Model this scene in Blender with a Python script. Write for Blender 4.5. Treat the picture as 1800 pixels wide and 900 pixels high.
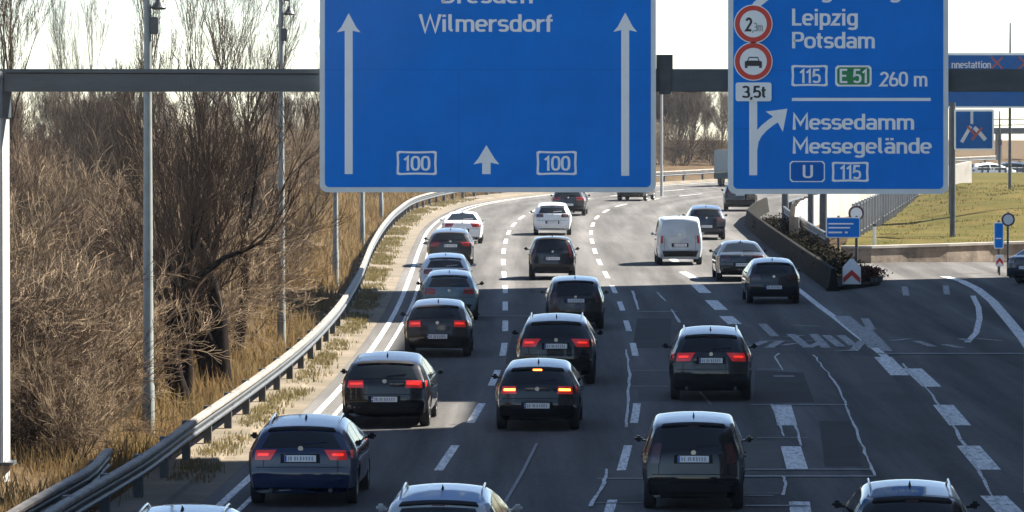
import bpy, bmesh, math, random
import numpy as np
from mathutils import Vector, Matrix
R = math.radians
for o in list(bpy.data.objects): bpy.data.objects.remove(o)
SC = bpy.context.scene
COL = SC.collection

# ------------------------------------------------------------------ camera, sky, sun, exposure
F = 8219.0            # focal length in pixels of an 1800 px wide frame
HC = 7.3              # camera height over the road below it (a footbridge)
SL = 0.01217          # the motorway climbs 1.2 % away from the camera
TH = math.atan(210.0 / F)
cam = bpy.data.cameras.new('camera'); cam.sensor_width = 36.0; cam.lens = F / 1800.0 * 36.0
cam.clip_start = 0.5; cam.clip_end = 20000
camo = bpy.data.objects.new('camera', cam); COL.objects.link(camo)
camo.location = (0, 0, HC); camo.rotation_euler = (math.pi / 2 - TH, 0, 0)
SC.camera = camo
SUN_EL = R(45); SUN_AZ = R(63)        # azimuth measured from +Y (view direction) towards +X
w = bpy.data.worlds.new('World'); SC.world = w; w.use_nodes = True
nt = w.node_tree; nt.nodes.clear()
sky = nt.nodes.new('ShaderNodeTexSky'); sky.sky_type = 'NISHITA'; sky.sun_disc = False
sky.sun_elevation = SUN_EL; sky.sun_rotation = SUN_AZ; sky.air_density = 0.8; sky.dust_density = 0.1; sky.ozone_density = 1.0
bg = nt.nodes.new('ShaderNodeBackground'); bg.inputs['Strength'].default_value = 0.05
ow = nt.nodes.new('ShaderNodeOutputWorld')
nt.links.new(sky.outputs[0], bg.inputs[0]); nt.links.new(bg.outputs[0], ow.inputs[0])
sl = bpy.data.lights.new('sun', 'SUN'); sl.energy = 5.0; sl.angle = R(0.53); sl.color = (1.0, 0.93, 0.82)
so = bpy.data.objects.new('sun', sl); COL.objects.link(so)
sd = Vector((math.sin(SUN_AZ) * math.cos(SUN_EL), math.cos(SUN_AZ) * math.cos(SUN_EL), math.sin(SUN_EL)))
so.rotation_euler = sd.to_track_quat('Z', 'Y').to_euler(); so.location = (60, 100, 80)
SC.view_settings.view_transform = 'Standard'; SC.view_settings.look = 'None'
SC.view_settings.exposure = 2.2; SC.view_settings.gamma = 1.0
HAZE = 0.00011
SC.render.engine = 'CYCLES'; SC.cycles.max_bounces = 6; SC.cycles.use_denoising = True

# ------------------------------------------------------------------ helpers
def ray(px, py):
    a = (px - 900) / F; b = (450 - py) / F
    return Vector((a, math.cos(TH) + b * math.sin(TH), -math.sin(TH) + b * math.cos(TH)))
def G(px, py, dz=0.0):
    """point of the road plane seen at photo pixel (px, py)"""
    d = ray(px, py); t = HC / (SL * d.y - d.z)
    return Vector((d.x * t, d.y * t, SL * d.y * t + dz))
def A(px, py, Y):
    """point at distance Y seen at photo pixel (px, py)"""
    d = ray(px, py); t = Y / d.y
    return Vector((d.x * t, Y, HC + d.z * t))
def hermite(pts):
    xs = np.array([p[0] for p in pts], float); ys = np.array([p[1] for p in pts], float)
    m = np.gradient(ys, xs)
    def f(x):
        x = min(max(x, xs[0]), xs[-1]); i = int(min(np.searchsorted(xs, x, 'right') - 1, len(xs) - 2)); i = max(i, 0)
        h = xs[i + 1] - xs[i]; t = (x - xs[i]) / h
        return float((2*t**3 - 3*t**2 + 1) * ys[i] + (t**3 - 2*t**2 + t) * h * m[i] + (-2*t**3 + 3*t**2) * ys[i+1] + (t**3 - t**2) * h * m[i+1])
    return f
rail_x = hermite([(40,-8.3),(60,-7.3),(71,-6.9),(81.6,-6.3),(88,-6.1),(99,-5.68),(115,-5.2),(131,-5.0),(154,-5.1),(189,-5.6),(215,-5.8),(235,-5.75),(265,-4.9),(285,-2.8),(300,0.3),(324,8.4),(337,13.6),(363,24.5),(420,52)])
left_x = hermite([(40,-6.9),(60,-5.85),(81,-4.98),(111,-4.05),(143,-3.68),(176,-3.8),(205,-4.0),(231,-4.0),(255,-3.3),(273,-2.0),(293,1.4),(324,10.9),(337,16.1),(363,27),(420,55)])
lineA_x = hermite([(40,-3.7),(60,-2.6),(78,-1.75),(90,-1.26),(101.7,-.8),(113.6,-.44),(125.5,-.23),(138,-.2),(151,-.22),(164,-.24),(182,-.33),(197,-.36),(214,-.26),(232,0),(255,.9),(273,2.4),(293,6.2),(324,16),(363,32),(420,60)])
lineB_x = hermite([(40,-.3),(70,1.2),(90,2.17),(102,2.7),(126,3.3),(138,3.42),(151,3.52),(164,3.54),(200,3.53),(231,3.95),(255,4.9),(273,6.5),(293,10.5),(324,21),(363,37),(420,65)])
right_x = hermite([(186,11.2),(210,11.5),(235,12.4),(257,16.2),(275,20),(300,28),(324,38),(363,55),(420,82)])
def heading(Y): return math.atan2(lineA_x(Y + 3) - lineA_x(Y - 3), 6.0)
def smooth(a, b, x):
    t = min(max((x - a) / (b - a), 0), 1); return t * t * (3 - 2 * t)
def base_z(Y):
    if Y <= 430: return SL * Y
    t = Y - 430
    return SL * 430 + SL * t * math.exp(-t / 40.0) * 0.8 - 5.0 * smooth(0, 400, t)
def bank(d):   # d = metres left of the guard rail
    return 1.9 * smooth(0.8, 9, d) + 1.2 * smooth(9, 40, d)
def bank_k(Y): return 1 - .9 * smooth(285, 325, Y)
def mound(X, Y):
    ax = smooth(17.5, 24, X - (Y - 215) * .05); ay = smooth(212, 250, Y) * (1 - smooth(300, 340, Y))
    return 1.15 * ax * ay
def gz(X, Y):
    z = base_z(Y)
    d = rail_x(Y) - X
    if d > 0: z += bank(d) * bank_k(Y)
    return z + mound(X, Y)

def M(name, col, rough=.6, metal=0.0, spec=.5, coat=0.0, emit=None, noise=0.0, nscale=3.0, bump=0.0, bscale=60.0, stretch=None, col2=None):
    m = bpy.data.materials.new(name); m.use_nodes = True
    t = m.node_tree; b = t.nodes['Principled BSDF']
    b.inputs['Base Color'].default_value = (*col, 1); b.inputs['Roughness'].default_value = rough
    b.inputs['Metallic'].default_value = metal; b.inputs['Specular IOR Level'].default_value = spec
    b.inputs['Coat Weight'].default_value = coat; b.inputs['Coat Roughness'].default_value = .06
    if emit: b.inputs['Emission Color'].default_value = (*emit[:3], 1); b.inputs['Emission Strength'].default_value = emit[3]
    tc = t.nodes.new('ShaderNodeTexCoord')
    src = tc.outputs['Object']
    if stretch:
        mp = t.nodes.new('ShaderNodeMapping'); mp.inputs['Scale'].default_value = stretch
        t.links.new(src, mp.inputs[0]); src = mp.outputs[0]
    if noise or col2:
        n = t.nodes.new('ShaderNodeTexNoise'); n.inputs['Scale'].default_value = nscale; n.inputs['Detail'].default_value = 6; n.inputs['Roughness'].default_value = .65
        t.links.new(src, n.inputs['Vector'])
        cr = t.nodes.new('ShaderNodeValToRGB'); cr.color_ramp.elements[0].position = .3; cr.color_ramp.elements[1].position = .7
        c2 = col2 or tuple(min(1, c * (1 + noise)) for c in col); c1 = col if col2 else tuple(c * (1 - noise) for c in col)
        cr.color_ramp.elements[0].color = (*c1, 1); cr.color_ramp.elements[1].color = (*c2, 1)
        t.links.new(n.outputs[0], cr.inputs[0]); t.links.new(cr.outputs[0], b.inputs['Base Color'])
    if bump:
        n2 = t.nodes.new('ShaderNodeTexNoise'); n2.inputs['Scale'].default_value = bscale; n2.inputs['Detail'].default_value = 4
        t.links.new(tc.outputs['Object'], n2.inputs['Vector'])
        bp = t.nodes.new('ShaderNodeBump'); bp.inputs['Strength'].default_value = bump; bp.inputs['Distance'].default_value = .02
        t.links.new(n2.outputs[0], bp.inputs['Height']); t.links.new(bp.outputs[0], b.inputs['Normal'])
    return m

def link(name, me, mat=None, parent=None, loc=None):
    o = bpy.data.objects.new(name, me); COL.objects.link(o)
    if me is not None and mat is not None:
        me.materials.clear(); me.materials.append(mat)
    if parent is not None: o.parent = parent
    if loc is not None: o.location = loc
    return o
def mesh(name, v, f, smooth_angle=None):
    me = bpy.data.meshes.new(name); me.from_pydata([tuple(p) for p in v], [], f); me.update()
    if smooth_angle:
        me.polygons.foreach_set('use_smooth', [True] * len(me.polygons)); me.set_sharp_from_angle(angle=R(smooth_angle))
    return me
class MB:
    def __init__(s): s.v = []; s.f = []
    def add(s, v, f):
        n = len(s.v); s.v += [tuple(p) for p in v]; s.f += [tuple(i + n for i in q) for q in f]; return s
    def box(s, c, d, bev=0.0, M_=None):
        x, y, z = d[0]/2, d[1]/2, d[2]/2; b = min(bev, x*.9, y*.9, z*.9)
        if b <= 0:
            v = [(sx*x, sy*y, sz*z) for sz in (-1,1) for sy in (-1,1) for sx in (-1,1)]
            f = [(0,2,3,1),(4,5,7,6),(0,1,5,4),(2,6,7,3),(0,4,6,2),(1,3,7,5)]
        else:
            bm = bmesh.new(); bmesh.ops.create_cube(bm, size=1); bmesh.ops.scale(bm, vec=d, verts=bm.verts)
            bmesh.ops.bevel(bm, geom=bm.edges[:], offset=b, segments=2, affect='EDGES')
            bm.verts.index_update(); v = [q.co.copy() for q in bm.verts]; f = [tuple(q.index for q in fc.verts) for fc in bm.faces]; bm.free()
        v = [Vector(p) for p in v]
        if M_ is not None: v = [M_ @ p for p in v]
        c = Vector(c); return s.add([p + c for p in v], f)
    def tube(s, pts, rads, n=8, cap=True):
        pts = [Vector(p) for p in pts]; v = []; f = []
        up = Vector((0, 0, 1))
        for i, p in enumerate(pts):
            t = (pts[min(i+1, len(pts)-1)] - pts[max(i-1, 0)]).normalized()
            ref = up if abs(t.z) < .95 else Vector((1, 0, 0))
            a = t.cross(ref).normalized(); b = a.cross(t).normalized()
            r = rads[i] if hasattr(rads, '__len__') else rads
            for k in range(n):
                an = 2*math.pi*k/n; v.append(p + a*(r*math.cos(an)) + b*(r*math.sin(an)))
        for i in range(len(pts)-1):
            for k in range(n):
                f.append((i*n+k, i*n+(k+1)%n, (i+1)*n+(k+1)%n, (i+1)*n+k))
        if cap: f.append(tuple(range(n-1,-1,-1))); f.append(tuple((len(pts)-1)*n+k for k in range(n)))
        return s.add(v, f)
    def sweep(s, pts, prof):
        """closed 2-d profile (lateral, up) swept along a ground path"""
        pts = [Vector(p) for p in pts]; v = []; n = len(prof); f = []
        for i, p in enumerate(pts):
            t = (pts[min(i+1, len(pts)-1)] - pts[max(i-1, 0)]); t.z = 0; t.normalize()
            r = Vector((t.y, -t.x, 0))
            for (a, b) in prof: v.append(p + r*a + Vector((0, 0, b)))
        for i in range(len(pts)-1):
            for k in range(n): f.append((i*n+k, (i+1)*n+k, (i+1)*n+(k+1)%n, i*n+(k+1)%n))
        f.append(tuple(range(n))); f.append(tuple((len(pts)-1)*n+k for k in range(n-1,-1,-1)))
        return s.add(v, f)
    def obj(s, name, mat, parent=None, ang=None, loc=None):
        v = s.v
        if loc is not None: v = [Vector(p) - Vector(loc) for p in v]
        return link(name, mesh(name, v, s.f, ang), mat, parent, loc)
def tag(o, label=None, cat=None, group=None, kind=None):
    if label: o['label'] = label
    if cat: o['category'] = cat
    if group: o['group'] = group
    if kind: o['kind'] = kind
    return o
def thing(name, label, cat, loc=(0,0,0), group=None, rot=None):
    o = bpy.data.objects.new(name, None); COL.objects.link(o); o.empty_display_size = .3
    o.location = loc
    if rot: o.rotation_euler = rot
    return tag(o, label, cat, group)
def copy_tree(o, parent=None):
    c = o.copy(); COL.objects.link(c)
    if parent is not None: c.parent = parent
    for ch in list(o.children): copy_tree(ch, c)
    return c

# ------------------------------------------------------------------ materials
asphalt = M('asphalt', (.097,.094,.091), rough=.9, spec=.02, noise=.30, nscale=1.0, bump=.25, bscale=40, stretch=(1.3,.045,1))
def asphalt_detail(m):
    t = m.node_tree; b = t.nodes['Principled BSDF']; l = b.inputs['Base Color'].links[0]; base = l.from_socket
    tc = t.nodes.new('ShaderNodeTexCoord')
    n = t.nodes.new('ShaderNodeTexNoise'); n.inputs['Scale'].default_value = 9; n.inputs['Detail'].default_value = 8; n.inputs['Roughness'].default_value = .8
    t.links.new(tc.outputs['Object'], n.inputs['Vector'])
    cr = t.nodes.new('ShaderNodeValToRGB'); cr.color_ramp.elements[0].color = (.72,.72,.72,1); cr.color_ramp.elements[1].color = (1.3,1.3,1.3,1)
    cr.color_ramp.elements[0].position = .3; cr.color_ramp.elements[1].position = .72
    t.links.new(n.outputs[0], cr.inputs[0])
    mx = t.nodes.new('ShaderNodeMix'); mx.data_type = 'RGBA'; mx.blend_type = 'MULTIPLY'; mx.inputs[0].default_value = 1
    t.links.new(base, mx.inputs[6]); t.links.new(cr.outputs[0], mx.inputs[7]); t.links.new(mx.outputs[2], b.inputs['Base Color'])
asphalt_detail(asphalt)
def tyre_tracks(m):
    t = m.node_tree; b = t.nodes['Principled BSDF']; base = b.inputs['Base Color'].links[0].from_socket
    def math_(op, a, c=None):
        n = t.nodes.new('ShaderNodeMath'); n.operation = op
        for i, x in enumerate((a, c)):
            if x is None: continue
            if isinstance(x, (int, float)): n.inputs[i].default_value = x
            else: t.links.new(x, n.inputs[i])
        return n.outputs[0]
    at = t.nodes.new('ShaderNodeAttribute'); at.attribute_name = 'lane'; fr = math_('FRACT', at.outputs['Fac'])
    tr = math_('COSINE', math_('MULTIPLY', fr, 4*math.pi)); ce = math_('COSINE', math_('MULTIPLY', fr, 2*math.pi))
    tc = t.nodes.new('ShaderNodeTexCoord'); mp = t.nodes.new('ShaderNodeMapping'); mp.inputs['Scale'].default_value = (.5,.03,1); t.links.new(tc.outputs['Object'], mp.inputs[0])
    n = t.nodes.new('ShaderNodeTexNoise'); n.inputs['Scale'].default_value = 1.2; n.inputs['Detail'].default_value = 5; t.links.new(mp.outputs[0], n.inputs['Vector'])
    s_ = math_('ADD', math_('MULTIPLY', tr, .10), math_('MULTIPLY', ce, .07)); s_ = math_('MULTIPLY', s_, math_('MULTIPLY', n.outputs[0], 2.4)); f_ = math_('ADD', s_, 1.0)
    n3 = t.nodes.new('ShaderNodeTexNoise'); n3.inputs['Scale'].default_value = .13; n3.inputs['Detail'].default_value = 3; t.links.new(tc.outputs['Object'], n3.inputs['Vector'])
    f_ = math_('MULTIPLY', f_, math_('ADD', math_('MULTIPLY', n3.outputs[0], .5), .75))
    vm = t.nodes.new('ShaderNodeVectorMath'); vm.operation = 'SCALE'; t.links.new(base, vm.inputs[0]); t.links.new(f_, vm.inputs['Scale']); t.links.new(vm.outputs[0], b.inputs['Base Color'])
tyre_tracks(asphalt)
patch_mat = M('asphalt_patch', (.066,.063,.062), rough=.9, spec=.02, noise=.12, nscale=.7)
patch_mat2 = M('paler_asphalt_patch', (.102,.096,.091), rough=.9, spec=.02, noise=.12, nscale=.7)
def worn(name, col, thr=.38):
    m = M(name, col, rough=.7, spec=.3)
    t = m.node_tree; b = t.nodes['Principled BSDF']; tc = t.nodes.new('ShaderNodeTexCoord')
    mp = t.nodes.new('ShaderNodeMapping'); mp.inputs['Scale'].default_value = (6, 1.2, 1); t.links.new(tc.outputs['Object'], mp.inputs[0])
    n = t.nodes.new('ShaderNodeTexNoise'); n.inputs['Scale'].default_value = 2.2; n.inputs['Detail'].default_value = 9; n.inputs['Roughness'].default_value = .75
    t.links.new(mp.outputs[0], n.inputs['Vector'])
    cr = t.nodes.new('ShaderNodeValToRGB'); cr.color_ramp.elements[0].position = thr - .08; cr.color_ramp.elements[1].position = thr + .12
    cr.color_ramp.elements[0].color = (.12,.12,.12,1); cr.color_ramp.elements[1].color = (*col, 1)
    t.links.new(n.outputs[0], cr.inputs[0]); t.links.new(cr.outputs[0], b.inputs['Base Color'])
    return m
paint_white = worn('road_paint', (.60,.60,.58), .42)
paint_old = worn('old_road_paint', (.34,.35,.35), .55)
seal_mat = worn('crack_seal', (.50,.50,.49), .42)
joint_streak_mat = worn('joint_and_lit_line', (.17,.175,.18), .45)
verge_mat = M('verge_concrete', (.062,.052,.030), rough=.95, col2=(.155,.122,.085), nscale=.55, bump=.5, bscale=12)
soil = M('soil_and_dead_grass', (.045,.032,.02), rough=1, spec=.03, col2=(.105,.072,.04), nscale=.7, bump=.6, bscale=6)
grass_mat = M('dry_grass_blades', (.19,.120,.055), rough=.95, spec=.03, col2=(.12,.095,.045), nscale=.35)
def leafy_mat(m, k=.5):
    t = m.node_tree; b = t.nodes['Principled BSDF']; out = [n for n in t.nodes if n.type == 'OUTPUT_MATERIAL'][0]
    tr = t.nodes.new('ShaderNodeBsdfTranslucent'); mx = t.nodes.new('ShaderNodeMixShader'); mx.inputs[0].default_value = k
    if b.inputs['Base Color'].links: t.links.new(b.inputs['Base Color'].links[0].from_socket, tr.inputs[0])
    t.links.new(b.outputs[0], mx.inputs[1]); t.links.new(tr.outputs[0], mx.inputs[2]); t.links.new(mx.outputs[0], out.inputs[0]); return m
leafy_mat(grass_mat)
hill_grass = M('green_gold_grass', (.045,.048,.014), rough=1, spec=.02, col2=(.098,.074,.026), nscale=.35, bump=.6, bscale=5)
bark = M('backlit_dark_bark', (.014,.011,.010), rough=.95, spec=.03, noise=.35, nscale=6)  # lowered to near black, the trunks' backlit look put into the colour
bark2 = M('brown_bark', (.055,.040,.030), rough=.95, spec=.03, noise=.3, nscale=4)
twig1 = M('brown_twigs', (.064,.044,.031), rough=.95, spec=.03, noise=.4, nscale=.5)
twig2 = M('sunlit_tan_twigs', (.20,.150,.10), rough=.95, spec=.03, noise=.45, nscale=.4)  # pale tan stands in for sunlit twigs, light put into the colour
twig3 = M('grey_twigs', (.095,.073,.056), rough=.95, spec=.03, noise=.3, nscale=.4)
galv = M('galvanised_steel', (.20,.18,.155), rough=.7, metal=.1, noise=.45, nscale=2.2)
pole_mat = M('grey_green_pole_paint', (.19,.215,.21), rough=.5, metal=.2, noise=.2, nscale=2)
dark_steel = M('dark_steel', (.055,.062,.068), rough=.5, metal=.3, noise=.3, nscale=3)
beam_mat = M('weathered_beam_paint', (.055,.068,.080), rough=.5, metal=.15, noise=.35, nscale=.8, stretch=(.4,1,3))
post_grey = M('pale_grey_post_paint', (.36,.355,.34), rough=.5, noise=.12, nscale=1.5)
post_white = M('pale_post_paint', (.72,.70,.65), rough=.5, noise=.08, nscale=1.5)
sign_blue = M('sign_blue', (.002,.19,.68), rough=.4, spec=.12, noise=.09, nscale=.9)
sign_blue_dark = M('sign_dark_blue', (.003,.13,.50), rough=.4, spec=.12, noise=.08, nscale=.9)
sign_white = M('sign_white', (.84,.86,.85), rough=.45, noise=.05, nscale=2)
sign_frame = M('sign_frame', (.66,.71,.71), rough=.5, noise=.1, nscale=1.5)
sign_far = M('shade_dark_blue', (.004,.085,.30), rough=.5, spec=.1, noise=.15, nscale=.8)  # sign blue darkened, shade on the far boards put into the colour
sign_shade_white = M('shade_dim_white', (.42,.46,.50), rough=.6, noise=.2, nscale=1)  # white of the far signs' letters and arrows dimmed, shade put into the colour
shade_dim_red = M('shade_dim_red', (.25,.05,.05), rough=.6)  # red of the far signs' crosses darkened to carry their shade
sign_green = M('sign_green', (.0,.22,.06), rough=.45)
sign_red = M('sign_red', (.62,.035,.02), rough=.45)
sign_black = M('sign_black', (.02,.02,.022), rough=.5)
sign_back = M('sign_back_grey', (.25,.26,.27), rough=.5, metal=.5)
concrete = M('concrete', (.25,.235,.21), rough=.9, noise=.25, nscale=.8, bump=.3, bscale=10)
concrete_dark = M('shade_dark_concrete', (.016,.015,.013), rough=.95, spec=.04, noise=.5, nscale=1.2, bump=.4, bscale=8)  # barrier's shaded face put into the dark base colour; noise adds mottling
stone_dirty = M('dirty_low_wall', (.19,.155,.12), rough=.95, noise=.5, nscale=1.6, bump=.5, bscale=8)
glass_mat = M('tinted_car_glass', (.008,.010,.011), rough=.05, spec=.4)
rubber = M('tyre_rubber', (.017,.017,.018), rough=.8, noise=.2, nscale=8)
rim_mat = M('alloy_rim', (.35,.36,.37), rough=.35, metal=.8)
black_plastic = M('black_plastic', (.012,.012,.013), rough=.7, spec=.2, noise=.2, nscale=6)
plate_mat = M('number_plate_white', (.72,.73,.72), rough=.5, noise=.1, nscale=9)
plate_ink = M('plate_ink', (.30,.30,.31), rough=.6)
plate_blue = M('plate_blue', (.01,.06,.35), rough=.5)
chrome = M('chrome', (.6,.6,.6), rough=.2, metal=1)
lamp_off = M('tail_light_red', (.34,.010,.010), rough=.15, coat=.8)
lamp_on = M('tail_light_glowing', (.42,.01,.008), rough=.2, coat=.5, emit=(1,.04,.02,.22))
lamp_lit = M('tail_light_lit', (.5,.014,.012), rough=.2, coat=.6, emit=(1,.03,.03,.03))
lamp_brake = M('brake_light_bright', (.8,.1,.02), rough=.2, emit=(1,.16,.02,4.0))
lamp_dark = M('tail_light_smoked', (.05,.006,.008), rough=.15, coat=.8)

# ------------------------------------------------------------------ ground, road, markings
Ys = list(np.arange(36, 440, 2.5)) + list(np.arange(440, 700, 20)) + [800, 1000, 1500, 2500, 5000, 9000]
us = [-4000, -1500, -600, -250, -130, -80, -60, -48, -40, -33, -27, -22, -18, -15, -12.5, -10.5, -9, -7.6, -6.4, -5.2, -4.2, -3.3, -2.5, -1.7, -1, -.45, 0, 1, 4, 8, 12, 15, 17, 18.5, 20, 21.5, 23, 24.5, 26, 28, 30, 33, 37, 42, 50, 60, 80, 130, 300, 1000, 4000]
rg = random.Random(3)
v = []; f = []
for Y in Ys:
    for u in us:
        X = rail_x(Y) + u if u <= 0 else u + (rail_x(Y) if Y > 250 else -5)
        z = gz(X, Y)
        if u > -.9 and X < 90 and Y < 425: z -= .12
        elif -60 < u < -1 : z += rg.uniform(-.1, .1)
        v.append((X, Y, z - .02))
nu = len(us)
for i in range(len(Ys)-1):
    for j in range(nu-1): f.append((i*nu+j, i*nu+j+1, (i+1)*nu+j+1, (i+1)*nu+j))
tag(link('ground', mesh('ground', v, f, 60), soil), kind='structure')

def road_right(Y): return 27.0 if Y < 187 else right_x(Y)
v = []; f = []; k = 12
k = 70; yy = list(np.arange(36, 186, 3)) + [186.9, 187.1] + list(np.arange(189, 424, 3))
for Y in yy:
    a, b = left_x(Y) - .35, road_right(Y)
    for j in range(k+1): v.append((a + (b-a)*j/k, Y, base_z(Y)))
for i in range(len(yy)-1):
    for j in range(k): f.append((i*(k+1)+j, i*(k+1)+j+1, (i+1)*(k+1)+j+1, (i+1)*(k+1)+j))
rme = mesh('road', v, f); at_ = rme.attributes.new('lane', 'FLOAT', 'POINT')
at_.data.foreach_set('value', [(p[0]-lineA_x(p[1]))/3.55+20 for p in v])
tag(link('road', rme, asphalt), kind='structure')
# paved verge between the carriageway and the guard rail
v = []; f = []
yy = list(np.arange(36, 424, 3))
for Y in yy:
    a, b = rail_x(Y) - .5, left_x(Y) - .352
    for t, dz in ((0,.0),(.03,.10),(.62,.09),(.66,.02),(1,.004)): v.append((a+(b-a)*t, Y, base_z(Y)+dz))
for i in range(len(yy)-1):
    for j in range(4): f.append((i*5+j, i*5+j+1, (i+1)*5+j+1, (i+1)*5+j))
tag(link('verge', mesh('verge', v, f), verge_mat), kind='structure')

def strip(mb, P, wid, dz):
    """flat ribbon of real width laid along ground points"""
    n = len(P); vv = []; 
    for i, p in enumerate(P):
        t = P[min(i+1, n-1)] - P[max(i-1, 0)]; t.z = 0; t.normalize(); r = Vector((t.y, -t.x, 0))
        wd = wid[i] if hasattr(wid, '__len__') else wid
        vv += [p - r*wd/2 + Vector((0,0,dz)), p + r*wd/2 + Vector((0,0,dz))]
    mb.add(vv, [(2*i, 2*i+1, 2*i+3, 2*i+2) for i in range(n-1)])
def curve_pts(fx, y0, y1, dx=0.0, step=3.0):
    n = max(2, int((y1-y0)/step)+1)
    return [Vector((fx(Y)+dx, Y, base_z(Y))) for Y in np.linspace(y0, y1, n)]
mk = MB()
strip(mk, curve_pts(left_x, 40, 420), .15, .006)
strip(mk, curve_pts(left_x, 40, 420, .42), .10, .006)
for c in [66+12.1*i for i in range(27)]:
    strip(mk, curve_pts(lineA_x, c-3, c+3), .17, .006)
    if abs(c - 114.4) > 1: strip(mk, curve_pts(lineB_x, c-3, c+3), .17, .006)
def quad(mb, pts, dz):
    mb.add([G(*p, dz) for p in pts], [tuple(range(len(pts)))])
# broad block markings between the through lanes and the exit lanes
def block(px, y0, y1, wm, x1=None, mb=mk, dz=.006):
    strip(mb, [G(px, y1), G(x1 if x1 is not None else px, y0)], wm, dz)
block(1402,785,826,.40,1390); block(1384,711,748,.42,1374); block(1412,882,935,.36,1405); block(1424,970,1030,.36,1418)
for (xa,ya,xb,yb) in ((1552,628,1582,660),(1604,648,1638,680),(1658,712,1688,748),(1702,784,1738,826),(1746,872,1786,912),(1800,960,1836,1010)):
    strip(mk, [G(xb, yb), G(xa, ya)], .46, .006)
for (xa,ya,xb,yb) in ((1224,500,1240,515),(1250,528,1268,545),(1276,556,1292,570)):
    strip(mk, [G(xb, yb), G(xa, ya)], .42, .006)
for (xa,ya,xb,yb) in ((1200,478,1222,490),(1178,452,1190,462),(1168,438,1178,446)):
    strip(mk, [G(xb, yb), G(xa, ya)], .3, .006)
# exit lane edge lines
strip(mk, [G(x,y) for x,y in ((1585,652),(1545,618),(1505,588),(1470,560),(1440,538),(1415,518),(1385,495),(1365,478))], .22, .006)
strip(mk, [G(x,y) for x,y in ((1830,640),(1800,596),(1772,562),(1745,530),(1718,508),(1690,494),(1660,486))], .34, .006)
strip(mk, [G(x,y) for x,y in ((1700,602),(1716,585),(1722,560),(1720,540),(1710,520))], .18, .006)
tag(mk.obj('lane_markings', paint_white), kind='structure')
ol = MB()
strip(ol, [G(x,y) for x,y in ((1540,605),(1508,580),(1480,556))], .5, .009)
strip(ol, [G(1560,618),G(1520,575)], .3, .010)
for seg in (((1322,610),(1345,600)),((1352,612),(1372,600)),((1374,608),(1400,604)),((1390,588),(1420,612)),((1412,590),(1382,592)),((1420,612),(1448,600)),((1430,588),(1452,612)),((1452,590),(1478,610)),((1478,590),(1500,608)),((1470,618),(1500,616)),((1500,618),(1516,600)),((1515,590),(1535,612)),((1395,572),(1440,574)),((1340,570),(1362,592)),
            ((1565,600),(1600,596)),((1610,600),(1640,610)),((1690,596),(1704,600)),((1718,596),(1760,600)),((1660,606),(1690,612)),((1520,560),(1532,580))):
    strip(ol, [G(*seg[0]), G(*seg[1])], .26, .011 + .0012*(len(ol.f) % 7))
for (x,y) in ((1590,512),(1662,510)): strip(ol, [G(x+3,y+8), G(x,y-8)], .22, .009)
tag(ol.obj('worn_old_markings', paint_old), kind='structure')
for mt_, quads in ((patch_mat, ((1328,652,1412,655,1432,708,1324,708),(1120,560,1180,560,1178,612,1112,612),(1440,740,1500,740,1516,820,1450,820),(900,590,925,590,922,640,888,640))),(patch_mat2, ((1124,660,1180,660,1176,705,1120,705),(1056,838,1130,838,1126,882,1042,882),(1500,626,1544,626,1588,690,1522,690),(1306,775,1370,775,1376,824,1304,824)))):
    pm_ = MB()
    for i_, q_ in enumerate(quads): quad(pm_, [(q_[k_], q_[k_+1]) for k_ in (6,4,2,0)], .003)
    tag(pm_.obj('asphalt_patches', mt_), kind='structure')
sm = MB()
rs = random.Random(8)
def wiggly(px, wid, dz=.02, jit=2.0):
    P = []
    for i in range(len(px)-1):
        (x0,y0),(x1,y1) = px[i], px[i+1]; n = 5
        for k in range(n): t = k/n; P.append(G(x0+(x1-x0)*t+rs.uniform(-jit,jit), y0+(y1-y0)*t))
    P.append(G(*px[-1])); P.sort(key=lambda p: p.y)
    strip(sm, P, [wid*rs.uniform(.6,1.5) for _ in P], dz)
wiggly([(1430,625),(1450,650),(1474,682),(1492,724),(1508,765),(1524,805),(1538,838)], .045)
wiggly([(1586,640),(1612,664),(1645,705),(1675,748),(1700,792),(1722,832),(1742,868),(1765,905)], .055, .021)
wiggly([(1356,712),(1368,740),(1378,768)], .04, .022, .8); wiggly([(1390,735),(1402,760),(1408,785)], .04, .023, .8)
wiggly([(1376,838),(1381,850),(1376,872)], .05, .022, 1)
wiggly([(1101,615),(1107,660),(1104,690),(1101,752)], .05, .022, 1.5); wiggly([(1066,826),(1062,850),(1038,892)], .055, .022, 1.5)
wiggly([(1370,622),(1362,628),(1376,652)], .05, .02, .6); wiggly([(1180,545),(1195,568)], .06, .02, .6); wiggly([(1112,512),(1122,545)], .06, .02, .6)
wiggly([(1155,515),(1170,530)], .05,.02,.5)
tag(sm.obj('crack_sealing', seal_mat), kind='structure')
jm = MB()
def cross(xa, xb, y, wid=.07, dz=.015, dy=0): 
    a, b = G(xa, y), G(xb, y+dy); r = Vector((0,1,0))
    jm.add([a+Vector((0,-wid,dz)), b+Vector((0,-wid,dz)), b+Vector((0,wid,dz)), a+Vector((0,wid,dz))], [(0,1,2,3)])
for (xa,xb,y,wd) in ((1320,1492,712,.14),(1300,1530,826,.12),(1290,1535,838,.16),(1110,1180,652,.1),(1110,1175,680,.12),(1330,1420,770,.1),(1050,1135,842,.12),(1300,1360,872,.09),(1310,1420,890,.14),(1330,1372,650,.14),(1360,1396,662,.3),(1120,1190,548,.2),(1540,1830,622,.25),(1350,1440,600,.12),(835,935,556,.2),(640,720,690,.1),(1290,1370,868,.05),(1040,1130,885,.08)):  # strip across the left lane dashes is a thin sunlit gap painted pale
    cross(xa, xb, y, wd, .013 + .0007*(len(jm.f)%5))
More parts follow.
